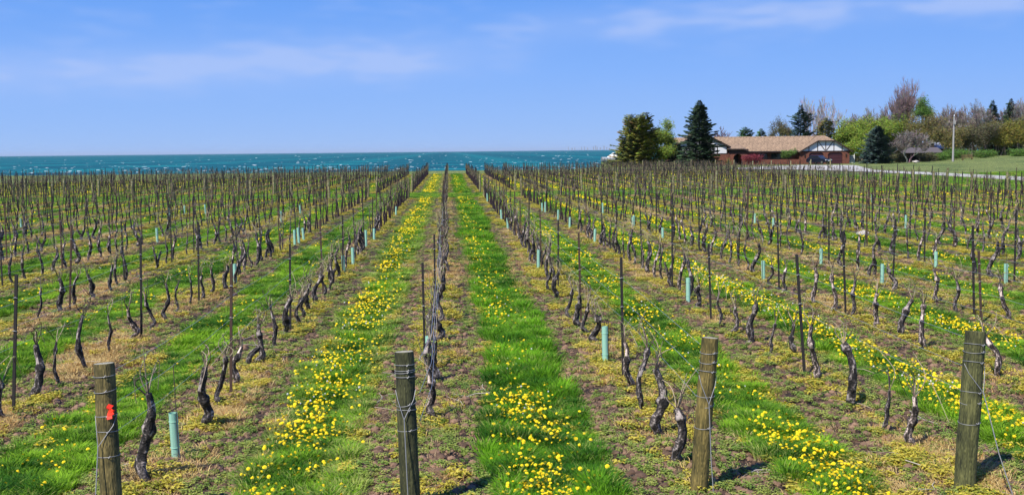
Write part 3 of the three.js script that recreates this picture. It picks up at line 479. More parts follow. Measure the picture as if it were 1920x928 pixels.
{
  const tb = new MB(), N = 14, hgt = 0.52, r = 0.042; let pr = null;
  for (const [y, q] of [[0, r], [hgt, r * 1.04], [hgt, r * 0.9], [hgt - 0.25, r * 0.9]]) { const ring = []; for (let j = 0; j <= N; j++) ring.push(tb.v(Math.cos(j / N * 6.2832) * q, y, Math.sin(j / N * 6.2832) * q)); if (pr) for (let j = 0; j < N; j++) tb.i.push(pr[j], ring[j], ring[j + 1], pr[j], ring[j + 1], pr[j + 1]); pr = ring; }
  const gT = tb.geo(), gTie = new THREE.TorusGeometry(r * 1.06, 0.004, 5, 18); gTie.rotateX(Math.PI / 2);
  const gRod = new MB().tube([V(0.03, 0, -0.05), V(0.032, 1.05, -0.055)], () => 0.0045, 5).geo();
  plants.filter((q) => q.kind === 'tube').forEach((q) => {
    const g = thing('grow_tube', `pale green plastic grow tube, ${ord(q.n)} from the front in ${rowName(q.k)}`, 'grow tube', V(q.x, gy(q.x, -q.d) - 0.02, -q.d), `green grow tubes of ${rowName(q.k)}`, R() * 6);
    g.rotation.z = RR(-0.06, 0.06); mesh('sleeve', gT, mTube, g); for (const y of [0.14, 0.43]) mesh('tie', gTie, mTube, g).position.y = y; if (q.d < 30) mesh('cane', gRod, mCaneDark, g); g.scale.y = RR(0.85, 1.1);
  });
  const ps = new MB(); ps.tube([V(0, -0.1, 0), V(0.004, 0.6, 0), V(0, 1.27, 0), V(0, 1.29, 0)], (t) => t > 0.95 ? 0.076 : 0.085, 10, { us: 1.1 }); const gp = ps.geo(), gw = new THREE.TorusGeometry(0.087, 0.004, 4, 16); gw.rotateX(Math.PI / 2);
  const tints = [[1.5, 1.42, 1.32], [1.15, 1.1, 1.02], [1.6, 1.52, 1.4]].map((t) => wood(t));
  plants.filter((q) => q.kind === 'post' || q.kind === 'endpost').forEach((q, i) => {
    const g = q.kind === 'post' ? thing('wooden_post', `weathered pale post on the ${q.far ? 'far' : 'near'} side of the cross path, ${rowName(q.k).slice(4)}`, 'post', V(q.x + RR(-0.1, 0.1), gy(q.x, -q.d), -q.d), 'pale wooden posts along the cross path') : thing('wooden_post', `pale post at the far end before the lawn, ${rowName(q.k).slice(4)}`, 'post', V(q.x, gy(q.x, -q.d), -q.d), 'pale wooden posts at the far row ends');
    g.rotation.z = RR(-0.05, 0.05); g.scale.y = RR(0.92, 1.12); mesh('shaft', gp, tints[q.kind === 'endpost' ? 2 : i % 3], g); mesh('wire_wrap', gw, mWire, g).position.y = 1.1;
  });
}
// trellis wires of the near rows
for (const k of [-5, -4, -3, -2, -1, 0, 1, 2, 3, 4, 5, 6]) [[0.78, 'lower'], [1.02, 'middle'], [1.3, 'upper']].forEach(([h, w]) => {
  const x = rowX(k), z0 = { '-1': 8.9, 0: 9.25, 1: 9.8, 2: 9.95 }[k] || 10, pts = []; for (let i = 0; i <= 42; i++) { const d = mix(z0, BREAK0 - 0.6, i / 42); pts.push(V(x - (i === 0 ? 0.08 : 0), h + 0.02 * Math.cos(d * 1.35) + 0.02 * N2(d, k), -d)); }
  tag(mesh('trellis_wire', new MB().tube(pts, () => 0.002, 4, { cap: false }).geo(), mWire), `${w} steel trellis wire strung along ${rowName(k)}`, 'wire', `trellis wires of ${rowName(k)}`);
});
{ // pale stone among the vines
  const g = clodGeo.clone(), p = ground(1619, 443); g.scale(0.27, 0.17, 0.18); const o = mesh('rock', g, std({ color: col([0.48, 0.44, 0.4]) })); o.position.set(p.x, 0.08, p.z); o.rotation.y = 0.5; tag(o, 'pale grey stone lying between the vine rows at the right', 'rock');
}
// ---------- trees, house and what stands beyond the field ----------
seed = 90210;
const horizonY = (px) => 293 - 0.0104 * px;
function spot(px, d) { const p = onPlaneZ(px, horizonY(px), -d); p.y = gy(p.x, -d); return p; }
const heightAt = (px, py, d) => onPlaneZ(px, py, -d).y - spot(px, d).y;
const widthAt = (px, w, d) => onPlaneZ(px + w / 2, 280, -d).x - onPlaneZ(px - w / 2, 280, -d).x;
const bark3 = [0.06, 0.05, 0.045], barkGrey = [0.24, 0.215, 0.2];
function conifer(label, px, topY, w, d, o = {}) {
  const p = spot(px, d), H = heightAt(px, topY, d), Rd = widthAt(px, w, d) / 2 * 1.12, g = thing(o.name || 'spruce_tree', label, 'tree', p, o.group, 0), c = new MB(), b = new MB(), tr = new MB();
  const stems = o.stems || [[0, 0, 1]], base = o.base ?? 0.03, cols = o.cols || [[0.018, 0.04, 0.022], [0.035, 0.065, 0.03]], sz = (o.size || 0.42) * 0.85, pw = o.pw || 0.62;
  for (const [sx, szz, sh] of stems) {
    const h = H * sh, ox = sx * Rd, oz = szz * Rd; tr.tube([V(ox * 0.4, -0.1, oz * 0.4), V(ox * 0.8, h * 0.35, oz * 0.8), V(ox, h * 0.7, oz), V(ox, h * 0.985, oz)], (t) => h * 0.018 * (1 - 0.93 * t), 6, { col: bark3 });
    const nb = Math.round((o.n || 190) / stems.length * 1.15);
    for (let i = 0; i < nb; i++) {
      const t = base + (1 - base) * Math.pow((i + R()) / nb, o.bias || 1.1), y = h * t, a = i * 2.399 + RR(-0.4, 0.4), prof = o.prof ? o.prof(t) : Math.pow(1 - t, pw) * (t < 0.08 ? 0.8 + 2.5 * t : 1);
      const L = Math.max(0.14, (stems.length > 1 ? Rd * 0.66 : Rd) * prof * (R() < 0.16 ? RR(1.05, 1.32) : RR(0.62, 1.02))), up = o.up ?? mix(-0.25, 0.75, t), dx = Math.cos(a), dz = Math.sin(a);
      const at = (q) => [ox + dx * L * q, y + L * q * (up * 0.5) - L * 0.25 * q * q * (o.droop ?? 0.6) + L * 0.12 * Math.pow(q, 4), oz + dz * L * q], kc = mix3(cols[0], cols[1], clamp(R() * 1.1 - 0.05)), tipc = o.tip && R() < o.tip[1] * (t > 0.55 ? 1.6 : 0.5) ? o.tip[0] : kc;
      if (L > 0.8) b.tube([V(...at(0)), V(...at(0.5)), V(...at(0.92))], (q) => 0.035 * (1.1 - q), 3, { col: bark3, cap: false });
      const m = Math.ceil(L / 0.2) + 3;
      for (let k = 0; k < m; k++) {
        const q = mix(0.12, 1, Math.pow((k + R()) / m, 0.8)), P = at(q), wd = L * 0.24 * (1.15 - q) + 0.06, s = sz * RR(0.6, 1.15) * (t > 0.92 ? 0.5 : 1), cc = (q > 0.75 ? tipc : kc).map((e) => e * RR(0.75, 1.3));
        for (let r = 0; r < 4; r++) { const sd = RR(-1, 1), X = P[0] - dz * sd * wd, Z = P[2] + dx * sd * wd, Y = P[1] + RR(-0.07, 0.05) * (1 + s), f = a + sd * 0.9 + RR(-0.3, 0.3), ex = Math.cos(f) * s, ez = Math.sin(f) * s, hz = RR(0.12, 0.26) * s, tl = RR(-0.35, 0.25) * s; c.tri([X - ez * 0.25, Y + hz * 0.3, Z + ex * 0.25], [X + ex, Y + tl, Z + ez], [X + ez * 0.25, Y - hz, Z - ex * 0.25], cc); }
      }
    }
    for (let k = 0; k < 7; k++) { const a = k * 2.4, y = h * RR(0.95, 0.99), s = 0.2 * sz / 0.42; c.tri([ox - 0.03, y, oz], [ox + Math.cos(a) * s, y + s * 0.9, oz + Math.sin(a) * s], [ox + 0.05, y - 0.1, oz], cols[1]); }
    c.tri([ox - 0.05, h * 0.93, oz], [ox + 0.05, h * 0.93, oz], [ox, h * 1.0, oz], cols[1]);
  }
  mesh('trunk', tr.geo(), mLimb, g); if (b.p.length) mesh('branches', b.geo(), mLimb, g); mesh('crown', c.geo(), mNeedle, g); return g;
}
function broadleaf(label, px, topY, w, d, o = {}) {
  const p = spot(px, d), H = heightAt(px, topY, d), Wd = widthAt(px, w, d), g = thing(o.name || 'broadleaf_tree', label, o.cat || 'tree', p, o.group), segs = [], tips = [];
  const lv = o.levels ?? 5, spread = o.spread ?? 0.62, kids = o.kids ?? 3;
  const grow = (a, dir, len, r, l) => {
    const mid = a.clone().addScaledVector(dir, len * 0.5).add(V(RR(-1, 1), RR(-0.4, 0.6), RR(-1, 1)).multiplyScalar(len * 0.09)), e = a.clone().addScaledVector(dir, len).add(V(RR(-1, 1), RR(-0.2, 0.5), RR(-1, 1)).multiplyScalar(len * 0.12));
    segs.push([a, mid, e, r, l]); if (l >= lv) { tips.push([e, dir]); return; } if (l >= lv - 2) tips.push([mid, dir]);
    const n = kids + (R() < 0.35 ? 1 : 0); let ph = R() * 6.28;
    for (let i = 0; i < n; i++) {
      ph += 6.283 / n + RR(-0.4, 0.4); const lead = i === 0, sp = lead ? spread * 0.35 : spread * RR(0.75, 1.25), ax = V(Math.cos(ph), 0, Math.sin(ph)), nd = dir.clone().multiplyScalar(Math.cos(sp)).addScaledVector(ax, Math.sin(sp)).add(V(0, o.rise ?? 0.12, 0)).normalize();
      grow(lead ? e : (R() < 0.5 ? mid : e).clone().lerp(e, R() * 0.8), nd, len * (lead ? 0.82 : RR(0.55, 0.8)), r * (lead ? 0.68 : 0.5), l + 1);
    }
  };
  const st = o.stems || 1; for (let s = 0; s < st; s++) { const a = s / st * 6.28 + 0.5; grow(V(st > 1 ? Math.cos(a) * 0.06 : 0, 0, st > 1 ? Math.sin(a) * 0.06 : 0), V(st > 1 ? Math.cos(a) * (o.flare ?? 0.3) : RR(-0.05, 0.05), 1, st > 1 ? Math.sin(a) * (o.flare ?? 0.3) : 0).normalize(), o.bole ?? 0.9, 1, 0); }
  let hx = 0.01, hy = 0.01; const xs = segs.map((q) => Math.max(Math.abs(q[2].x), Math.abs(q[2].z))).sort((m, n) => m - n); hx = xs[Math.floor(xs.length * 0.93)]; for (const q of segs) hy = Math.max(hy, q[2].y);
  const ls = o.leafSize ?? 0.3, sx = Math.max(0.1, Wd / 2 - (o.leaves ? ls * 0.8 : 0)) / hx, sy = (H - (o.leaves ? ls * 0.5 : 0)) / hy, fit = (q) => V(q.x * sx, q.y * sy - 0.05, q.z * sx), r0 = o.radius || H * 0.017, bc = o.bark || bark3, tr = new MB(), lb = new MB();
  for (const [a, m, e, r, l] of segs) (l === 0 ? tr : lb).tube([fit(a), fit(m), fit(e)], (t) => Math.max((o.twig ?? 0.018) * 1.6, r0 * r * (1 - 0.32 * t)), l < 2 ? 6 : 3, { col: bc.map((v) => v * RR(0.75, 1.25)), cap: false });
  mesh('trunk', tr.geo(), mLimb, g); mesh('limbs', lb.geo(), mLimb, g);
  if (o.leaves) {
    const c = new MB(), cols = o.cols, cl = ls * (o.clump ?? 2.8), ymin = (o.leafFrom ?? 0) * H;
    for (const [q0] of tips) {
      const q = fit(q0); if (q.y < ymin || R() < (o.thin ?? 0)) continue; const kc = mix3(cols[0], cols[1], R());
      for (let i = 0; i < o.leaves; i++) { const u = V(RR(-1, 1), RR(-0.8, 0.8), RR(-1, 1)).multiplyScalar(cl * RR(0.3, 1)), s = ls * RR(0.35, 0.75), a = V(RR(-1, 1), RR(-0.6, 1), RR(-1, 1)).normalize().multiplyScalar(s), b = V(RR(-1, 1), RR(-1, 1), RR(-1, 1)).normalize().multiplyScalar(s * 0.8), k = kc.map((e) => e * RR(0.75, 1.3)), P = q.clone().add(u); c.tri([P.x, P.y, P.z], [P.x + a.x, P.y + a.y, P.z + a.z], [P.x + b.x, P.y + b.y, P.z + b.z], k); }
    }
    mesh('crown', c.geo(), mFoliage, g);
  }
  return g;
}
const OLIVE = [[0.065, 0.085, 0.012], [0.25, 0.26, 0.035]], SPRUCE = [[0.016, 0.04, 0.016], [0.05, 0.095, 0.035]], BLUE = [[0.02, 0.045, 0.036], [0.07, 0.12, 0.1]], PINE = [[0.03, 0.085, 0.02], [0.085, 0.17, 0.04]], LIME = [[0.1, 0.165, 0.006], [0.3, 0.4, 0.02]], RUST = [[0.11, 0.12, 0.025], [0.26, 0.21, 0.045]], GOLD = [[0.13, 0.15, 0.012], [0.3, 0.25, 0.022]], GREEN = [[0.05, 0.13, 0.008], [0.14, 0.28, 0.02]], PINK = [[0.2, 0.13, 0.13], [0.3, 0.2, 0.2]];
const round = (t) => Math.pow(Math.max(0, Math.sin(Math.PI * (0.2 + 0.8 * t))), 0.6) * (1.12 - 0.35 * t);
conifer('broad olive evergreen tree with brownish tops at the left end of the house', 1197, 211, 88, 196, { name: 'evergreen_tree', stems: [[-0.3, 0.1, 0.96], [0.28, -0.1, 1], [0.0, 0.25, 0.95], [0.02, -0.3, 0.9]], cols: OLIVE, tip: [[0.2, 0.13, 0.03], 0.12], n: 620, pw: 0.6, prof: (t) => Math.pow(1 - t, 0.42) * (t < 0.1 ? 0.8 + 2 * t : 1) * 1.1, size: 0.5, droop: 0.3 });
conifer('small olive evergreen beside the covered boat, left of the broad one', 1171, 262, 38, 199, { name: 'evergreen_tree', cols: OLIVE, n: 120, pw: 0.6 });
broadleaf('light yellow green leafing tree between the two big evergreens', 1246, 222, 52, 201, { leaves: 26, cols: LIME, thin: 0.12, leafSize: 0.34, bark: [0.16, 0.13, 0.1], levels: 5, spread: 0.55, bole: 0.5 });
broadleaf('low yellow green bush at the foot of the light green tree', 1243, 272, 38, 197, { name: 'leafy_bush', cat: 'bush', leaves: 30, cols: LIME, leafSize: 0.34, stems: 4, levels: 3, bole: 0.5 });
conifer('dark green yew in front of the left end of the house', 1268, 268, 38, 198, { name: 'yew_bush', cols: SPRUCE, n: 120, prof: round });
conifer('tall dark pointed spruce in front of the house', 1312, 188, 80, 194, { cols: SPRUCE, n: 330, pw: 0.66, size: 0.5 });
conifer('dark blue green spruce on the lawn right of the garage', 1646, 236, 62, 201, { cols: BLUE, n: 300, pw: 0.6, size: 0.45, droop: 0.4 });
broadleaf('small bare purplish tree showing over the roof ridge', 1351, 236, 30, 232, { levels: 5, kids: 3, bark: [0.17, 0.11, 0.13], twig: 0.024 });
conifer('low dark pine behind the roof, left one of the clump', 1398, 238, 44, 234, { name: 'pine_tree', cols: PINE, prof: round, n: 150, up: 0.5 });
conifer('low dark pine behind the roof, right one of the clump', 1428, 241, 34, 236, { name: 'pine_tree', cols: PINE, prof: round, n: 130, up: 0.5 });
broadleaf('rounded greenish brown tree behind the roof', 1465, 214, 42, 232, { leaves: 16, cols: [[0.09, 0.085, 0.02], [0.16, 0.15, 0.03]], thin: 0.25, bark: [0.13, 0.1, 0.08] });
conifer('tall blue green pine behind the roof', 1502, 197, 50, 230, { name: 'pine_tree', cols: [[0.018, 0.05, 0.03], [0.045, 0.095, 0.055]], prof: (t) => round(t) * (0.95 + 0.35 * Math.sin(t * 19)), n: 170, up: 0.55, size: 0.5 });
for (const [x, t, w, l] of [[1522, 178, 50, 'left'], [1554, 180, 54, 'right']]) broadleaf(`tall bare pale tree behind the roof, ${l} one of the pair`, x, t, w, 244, { levels: 6, kids: 2, bark: [0.42, 0.37, 0.35], twig: 0.024, stems: 3, spread: 0.5, group: 'pale bare trees behind the roof' });
conifer('dense olive conifer just left of the lime green trees behind the garage', 1549, 221, 50, 228, { name: 'evergreen_tree', cols: OLIVE, prof: round, n: 190, tip: [[0.14, 0.09, 0.03], 0.25] });
for (const [x, t, w, d, l] of [[1592, 222, 56, 226, 'bright lime green tree directly right of the garage roof'], [1627, 214, 66, 228, 'broad lime green tree behind the dark spruce'], [1682, 213, 76, 232, 'bright lime green tree right of the dark spruce'], [1655, 220, 50, 234, 'lime green tree rising over the tip of the dark spruce'], [1606, 262, 44, 222, 'low lime green tree behind the white lattice panel']]) broadleaf(l, x, t, w, d, { leaves: 30, cols: LIME, leafSize: 0.46, bole: 0.4, bark: [0.12, 0.1, 0.07], spread: 0.7, thin: 0.1 });
for (const [x, t, w, l] of [[1637, 202, 62, 'bare brownish tree behind the lime green ones, left'], [1668, 197, 50, 'bare brownish tree at the foot of the tall narrow one']]) broadleaf(l, x, t, w, 242, { bark: [0.19, 0.14, 0.13], twig: 0.026, leaves: 5, cols: PINK, leafSize: 0.2, clump: 2.5 });
broadleaf('tallest tree, narrow and bare with pinkish twigs', 1696, 141, 48, 238, { levels: 6, kids: 3, spread: 0.5, rise: 0.16, stems: 3, flare: 0.12, bark: [0.28, 0.2, 0.19], twig: 0.018, leaves: 2, cols: PINK, leafSize: 0.22, clump: 2.2, bole: 0.8 });
broadleaf('tree with a bright green top beside the tallest tree', 1737, 182, 40, 234, { leaves: 44, leafFrom: 0.7, cols: GREEN, leafSize: 0.4, bole: 1.6, spread: 0.5, bark: [0.1, 0.08, 0.06] });
for (const [x, t, w, l] of [[1716, 208, 40, 'rust brown tree below the green topped one, left'], [1752, 206, 52, 'rust brown tree below the green topped one, right']]) broadleaf(l, x, t, w, 228, { leaves: 14, cols: RUST, leafSize: 0.4, bark: [0.15, 0.11, 0.08], thin: 0.15, bole: 0.5 });
broadleaf('grey bare spreading tree in front of the garden shelter', 1704, 240, 66, 203, { levels: 6, kids: 3, bark: [0.23, 0.2, 0.185], twig: 0.017, stems: 3, spread: 0.6, bole: 0.6 });
[[1776, 216, 46, 'left of the grey pole'], [1802, 204, 54, 'just right of the grey pole'], [1826, 184, 60, 'tallest of those right of the pole'], [1851, 196, 44, 'in front of the left dark conifer'], [1909, 180, 46, 'at the right edge of the wood']].forEach(([x, t, w, l], i) => broadleaf(`bare grey tree in the wood, ${l}`, x, t, w, 226 + (i % 3) * 5, { levels: 6, kids: 3, bark: i % 2 ? [0.22, 0.19, 0.17] : [0.3, 0.27, 0.25], twig: 0.022, spread: 0.5, leaves: 2, cols: [[0.16, 0.14, 0.07], [0.22, 0.19, 0.1]], leafSize: 0.2, clump: 2.4, group: 'bare grey trees of the wood' }));
[[1757, 196, 40, 'behind the rust brown trees'], [1790, 192, 40, 'behind the grey pole'], [1841, 200, 44, 'left of the left dark conifer'], [1880, 196, 44, 'between the two dark conifers'], [1926, 188, 50, 'at the right edge'], [1610, 210, 40, 'left of the brownish ones, over the lime trees'], [1650, 192, 44, 'behind the blue green spruce']].forEach(([x, t, w, l], i) => broadleaf(`fine twigged bare tree far back, ${l}`, x, t, w, 246 + (i % 3) * 4, { levels: 6, kids: 3, bark: i % 2 ? [0.26, 0.2, 0.19] : [0.3, 0.27, 0.25], twig: 0.02, spread: 0.5, stems: 2, leaves: 3, cols: [[0.2, 0.16, 0.1], [0.28, 0.22, 0.14]], leafSize: 0.22, clump: 2.6, group: 'fine twigged bare trees far back' }));
conifer('dark conifer in the wood, left one of two', 1861, 188, 42, 232, { cols: SPRUCE, n: 170, size: 0.5 });
conifer('dark conifer in the wood, right one of two', 1895, 185, 50, 232, { cols: SPRUCE, n: 190, size: 0.5, pw: 0.7 });
[[1786, 232, 50, RUST, 'left of the grey pole'], [1838, 228, 56, [[0.08, 0.08, 0.03], [0.13, 0.12, 0.045]], 'between pole and gold brown trees'], [1876, 222, 46, GOLD, 'under the left dark conifer'], [1905, 224, 44, GOLD, 'under the right dark conifer'], [1935, 215, 50, GOLD, 'at the edge of the picture']].forEach(([x, t, w, c, l]) => broadleaf(`olive to gold brown leafing tree, ${l}`, x, t, w, 222, { leaves: 14, cols: c, leafSize: 0.4, bole: 0.4, bark: [0.15, 0.12, 0.09], thin: 0.05, stems: 2 }));
[[1795, 280, 46, 208, 'behind the grey pole'], [1848, 282, 34, 206, 'under the bare grey trees'], [1913, 280, 30, 200, 'at the right edge of the lawn'], [1767, 288, 30, 207, 'right of the garden shelter']].forEach(([x, t, w, d, l]) => broadleaf(`bright green bush ${l}`, x, t, w, d, { name: 'leafy_bush', cat: 'bush', leaves: 26, cols: GREEN, leafSize: 0.3, stems: 4, levels: 3, bole: 0.4, flare: 0.6 }));
broadleaf('round clipped green tree on the lawn before the veranda', 1478, 277, 28, 200, { leaves: 46, cols: [[0.09, 0.17, 0.02], [0.16, 0.26, 0.035]], leafSize: 0.22, levels: 4, bole: 0.55, spread: 0.75, leafFrom: 0.3, clump: 1.6 });
broadleaf('dark red leaved shrub between the arched entrance and veranda', 1412, 290, 34, 200, { name: 'red_shrub', cat: 'shrub', leaves: 26, cols: [[0.16, 0.008, 0.02], [0.26, 0.015, 0.035]], leafSize: 0.26, stems: 4, levels: 3, bole: 0.4, flare: 0.7 });
[[1742, 287, 30, 206, 'before the dark end of the shelter'], [1688, 289, 24, 207, 'at the left end of the shelter']].forEach(([x, t, w, d, l]) => broadleaf(`dull olive bush ${l}`, x, t, w, d, { name: 'leafy_bush', cat: 'bush', leaves: 20, cols: [[0.06, 0.06, 0.02], [0.14, 0.14, 0.035]], leafSize: 0.3, stems: 4, levels: 3, bole: 0.4, flare: 0.6 }));
{ // spiky yellow green plant left of the arch
  const px = 1366, d = 200, p = spot(px, d), g = thing('spiky_plant', 'spiky yellow green plant left of the arched entrance', 'plant', p), m = new MB(); for (let i = 0; i < 90; i++) { const a = R() * 6.28, e = RR(0.25, 1.45), L = RR(1, 1.9), b = V(Math.cos(a) * Math.cos(e) * L, Math.sin(e) * L, Math.sin(a) * Math.cos(e) * L); m.tri([-Math.sin(a) * 0.06, 0.1, Math.cos(a) * 0.06], [b.x, b.y, b.z], [Math.sin(a) * 0.06, 0.1, -Math.cos(a) * 0.06], mix3([0.16, 0.2, 0.03], [0.3, 0.32, 0.07], R())); } mesh('leaf_blades', m.geo(), mFoliage, g);
}
{ // brush under the wood, too dense to tell apart
  const c = new MB(), cs = [[0.09, 0.08, 0.03], [0.15, 0.15, 0.03], [0.08, 0.14, 0.02], [0.2, 0.17, 0.08]];
  for (let i = 0; i < 22000; i++) { const px = mix(1560, 2010, R()), d = RR(232, 252), p = spot(px, d), hh = 4.6 + 2.6 * N2(px * 0.045, 3) + 1.6 * N2(px * 0.17, 7), y = hh * Math.pow(R(), 0.8), s = RR(0.18, 0.5), k = pick(cs).map((v) => v * RR(0.7, 1.4)), a = V(RR(-1, 1), RR(-0.6, 1), RR(-1, 1)).normalize().multiplyScalar(s), b = V(RR(-1, 1), RR(-1, 1), RR(-1, 1)).normalize().multiplyScalar(s); c.tri([p.x, p.y + y, p.z], [p.x + a.x, p.y + y + a.y, p.z + a.z], [p.x + b.x, p.y + y + b.y, p.z + b.z], k); }
  for (let i = 0; i < 420; i++) { const px = mix(1570, 2000, R()), d = RR(228, 250), p = spot(px, d), h = RR(3, 8.5), l = RR(-0.12, 0.12) * h; c.tube([V(p.x, p.y - 0.1, p.z), V(p.x + l * 0.4, p.y + h * 0.5, p.z), V(p.x + l, p.y + h, p.z)], (t) => 0.06 - 0.04 * t, 3, { col: pick([[0.2, 0.17, 0.15], [0.1, 0.08, 0.06], [0.3, 0.26, 0.23]]), cap: false }); }
  tag(mesh('woodland_thicket', c.geo(), mFoliage), 'dark brushy undergrowth filling the wood behind the lawn', 'thicket', null, 'stuff');
}
// ----- house: its own axes, x right, y up, z to the viewer, 0.1 m to a pixel -----
{
  const nB = layers(256, 256, [[32, 64, 0.5], [128, 128, 0.3], [9, 9, 0.3]], 91);
  const tBrick = texture(256, 256, (x, y, i) => { const row = Math.floor(y / 8), j = y % 8 < 1 || (x + (row % 2) * 8) % 16 < 1; return j ? [0.42, 0.33, 0.28] : mix3([0.34, 0.19, 0.15], [0.54, 0.3, 0.23], clamp((nB[i] - 0.3) * 1.8)); });
  tBrick.repeat.set(0.42, 0.42);
  const tSh = texture(256, 256, (x, y, i) => { const row = Math.floor(y / 16), e = y % 16 < 2 ? 0.8 : 1, v = (0.72 + 0.5 * (nB[(row * 16 * 256 + Math.floor(((x + row * 7) % 256) / 13) * 13)] - 0.5) + 0.25 * (nB[i] - 0.5)) * e; return [v * 0.74, v * 0.62, v * 0.5]; }); tSh.repeat.set(0.35, 0.35);
  const brick = std({ map: tBrick }), shingle = std({ map: tSh, roughness: 0.95 }), white = std({ color: col([0.66, 0.66, 0.69]) }), dark = std({ color: col([0.035, 0.022, 0.02]) }), maroon = std({ color: col([0.055, 0.012, 0.018]), roughness: 0.6 }), glass = new THREE.MeshPhysicalMaterial({ color: col([0.02, 0.025, 0.03]), roughness: 0.08 }), soffit = std({ color: col([0.05, 0.03, 0.025]) });
  const base = spot(1425, 205); const h = thing('house', 'long low brick house with tan roof and half timbered double garage', 'house', base, null, YAW * 1.0);
  const part = (n, m, fn, parent = h) => { const b = new MB(); fn(b); return mesh(n, b.geo(), m, parent); };
  const X = (px) => (px - 1425) * 0.1027;
  // walls
  part('wall', brick, (b) => { b.box(X(1366), X(1500), -0.2, 2.5, -9, -1.2); });
  part('wall', brick, (b) => { b.box(X(1262), X(1366), -0.2, 2.2, -9, 1.2); });
  const gz = 1.0, dT = 2.15, doors = [[1514, 1541], [1549, 1576]];
  part('garage_wall', brick, (b) => {
    b.box(X(1499), X(1514), -0.2, 2.46, gz - 0.3, gz); b.box(X(1541), X(1549), -0.2, 2.46, gz - 0.3, gz); b.box(X(1576), X(1588.5), -0.2, 2.46, gz - 0.3, gz);
    for (const [a, c] of doors) { b.box(X(a), X(c), dT, 2.46, gz - 0.3, gz); b.slab([[X(a), dT - 0.3, gz], [X(a) + 0.3, dT, gz], [X(a), dT, gz]], 0.3); b.slab([[X(c), dT - 0.3, gz], [X(c), dT, gz], [X(c) - 0.3, dT, gz]], 0.3); }
    b.box(X(1588.5) - 0.3, X(1588.5), -0.2, 2.46, -9, gz - 0.3); b.box(X(1499), X(1499) + 0.3, -0.2, 2.46, -9, gz - 0.3); b.box(X(1499) + 0.3, X(1588.5) - 0.3, -0.2, 2.46, -9.3, -9);
  });
  for (const [a, c] of doors) { const gd = part('garage_door', maroon, (b) => b.box(X(a) - 0.1, X(c) + 0.1, 0, dT + 0.05, gz - 0.34, gz - 0.26)); for (let i = 0; i < 4; i++) part('panel', maroon, (b) => b.box(X(a) + 0.05, X(c) - 0.05, i * 0.53 + 0.06, i * 0.53 + 0.5, gz - 0.262, gz - 0.2), gd); }
  for (const x of [1506, 1582]) part('wall_lantern', dark, (b) => { b.box(X(x) - 0.09, X(x) + 0.09, 1.45, 1.85, gz, gz + 0.2); b.box(X(x) - 0.13, X(x) + 0.13, 1.85, 1.9, gz, gz + 0.24); });
  // garage gable
  const gl = X(1497.5), gr = X(1592), pl = X(1529), pr = X(1560), gy0 = 2.46, gyT = 4.42, mid = (gl + gr) / 2, ridge = 5.4, zf = gz + 0.45;
  const gable = part('gable', white, (b) => b.slab([[gl + 0.4, gy0, gz + 0.02], [gr - 0.4, gy0, gz + 0.02], [pr, gyT - 0.05, gz + 0.02], [pl, gyT - 0.05, gz + 0.02]], 0.2));
  for (const x of [1513.7, 1529.6, 1544.5, 1559.5, 1574.7]) { const f = (x < 1529 ? (X(x) - gl) / (pl - gl) : x > 1560 ? (gr - X(x)) / (gr - pr) : 1); part('timber', dark, (b) => b.beam([X(x), gy0 + 0.05], [X(x), mix(gy0, gyT, f) - 0.1], 0.13, 0.05, gz + 0.022), gable); }
  for (const [a, c] of [[1531, 1543], [1558, 1546]]) part('timber', dark, (b) => b.beam([X(a), gyT - 0.2], [X(c), gy0 + 0.15], 0.13, 0.045, gz + 0.022), gable);
  part('timber', dark, (b) => b.box(gl + 0.3, gr - 0.3, gy0 - 0.12, gy0 + 0.04, gz + 0.024, gz + 0.09), gable);
  const slope = (ridge - gy0 + 0.15) / (mid - gl + 0.25), el = gl - 0.25, er = gr + 0.15, ey = gy0 - 0.1;
  const roofG = part('roof', shingle, (b) => {
    b.slab([[el, ey, zf], [pl, gyT, zf], [mid, ridge, zf - 1.7], [mid, ridge, -5.4], [el, ey, -5.4]], 0.14);
    b.slab([[er, ey, -9.6], [mid, ridge, -9.6], [mid, ridge, zf - 1.7], [pr, gyT, zf], [er, ey, zf]], 0.14);
    b.slab([[pl, gyT + 0.01, zf], [pr, gyT + 0.01, zf], [mid, ridge + 0.01, zf - 1.7]], 0.14);
  });
  part('fascia', dark, (b) => { b.beam([el - 0.05, ey - 0.1], [pl, gyT - 0.1], 0.22, 0.06, zf + 0.004); b.beam([er + 0.05, ey - 0.1], [pr, gyT - 0.1], 0.22, 0.06, zf + 0.004); b.beam([pl - 0.05, gyT - 0.07], [pr + 0.05, gyT - 0.07], 0.2, 0.075, zf + 0.006); }, roofG);
  // main roof
  const ez = 0.35, ey2 = 2.55, rz = -5.4, ml = X(1330);
  const roofM = part('roof', shingle, (b) => { b.slab([[ml, ey2, ez], [el + 0.4, ey2, ez], [mid - 0.2, ridge - 0.02, rz], [ml, ridge - 0.02, rz]], 0.14); b.slab([[mid, ridge - 0.02, rz - 0.01], [mid, ey2, -10.8], [ml, ey2, -10.8], [ml, ridge - 0.02, rz - 0.01]], 0.14); });
  part('fascia', dark, (b) => b.box(ml, el + 0.3, ey2 - 0.24, ey2 - 0.03, ez + 0.01, ez + 0.06), roofM); part('soffit', soffit, (b) => b.box(ml, el + 0.3, ey2 - 0.3, ey2 - 0.25, -1.2, ez), roofM);
  part('veranda_wall', brick, (b) => b.box(X(1404), X(1497), -0.2, 0.95, 0.9, 1.15));
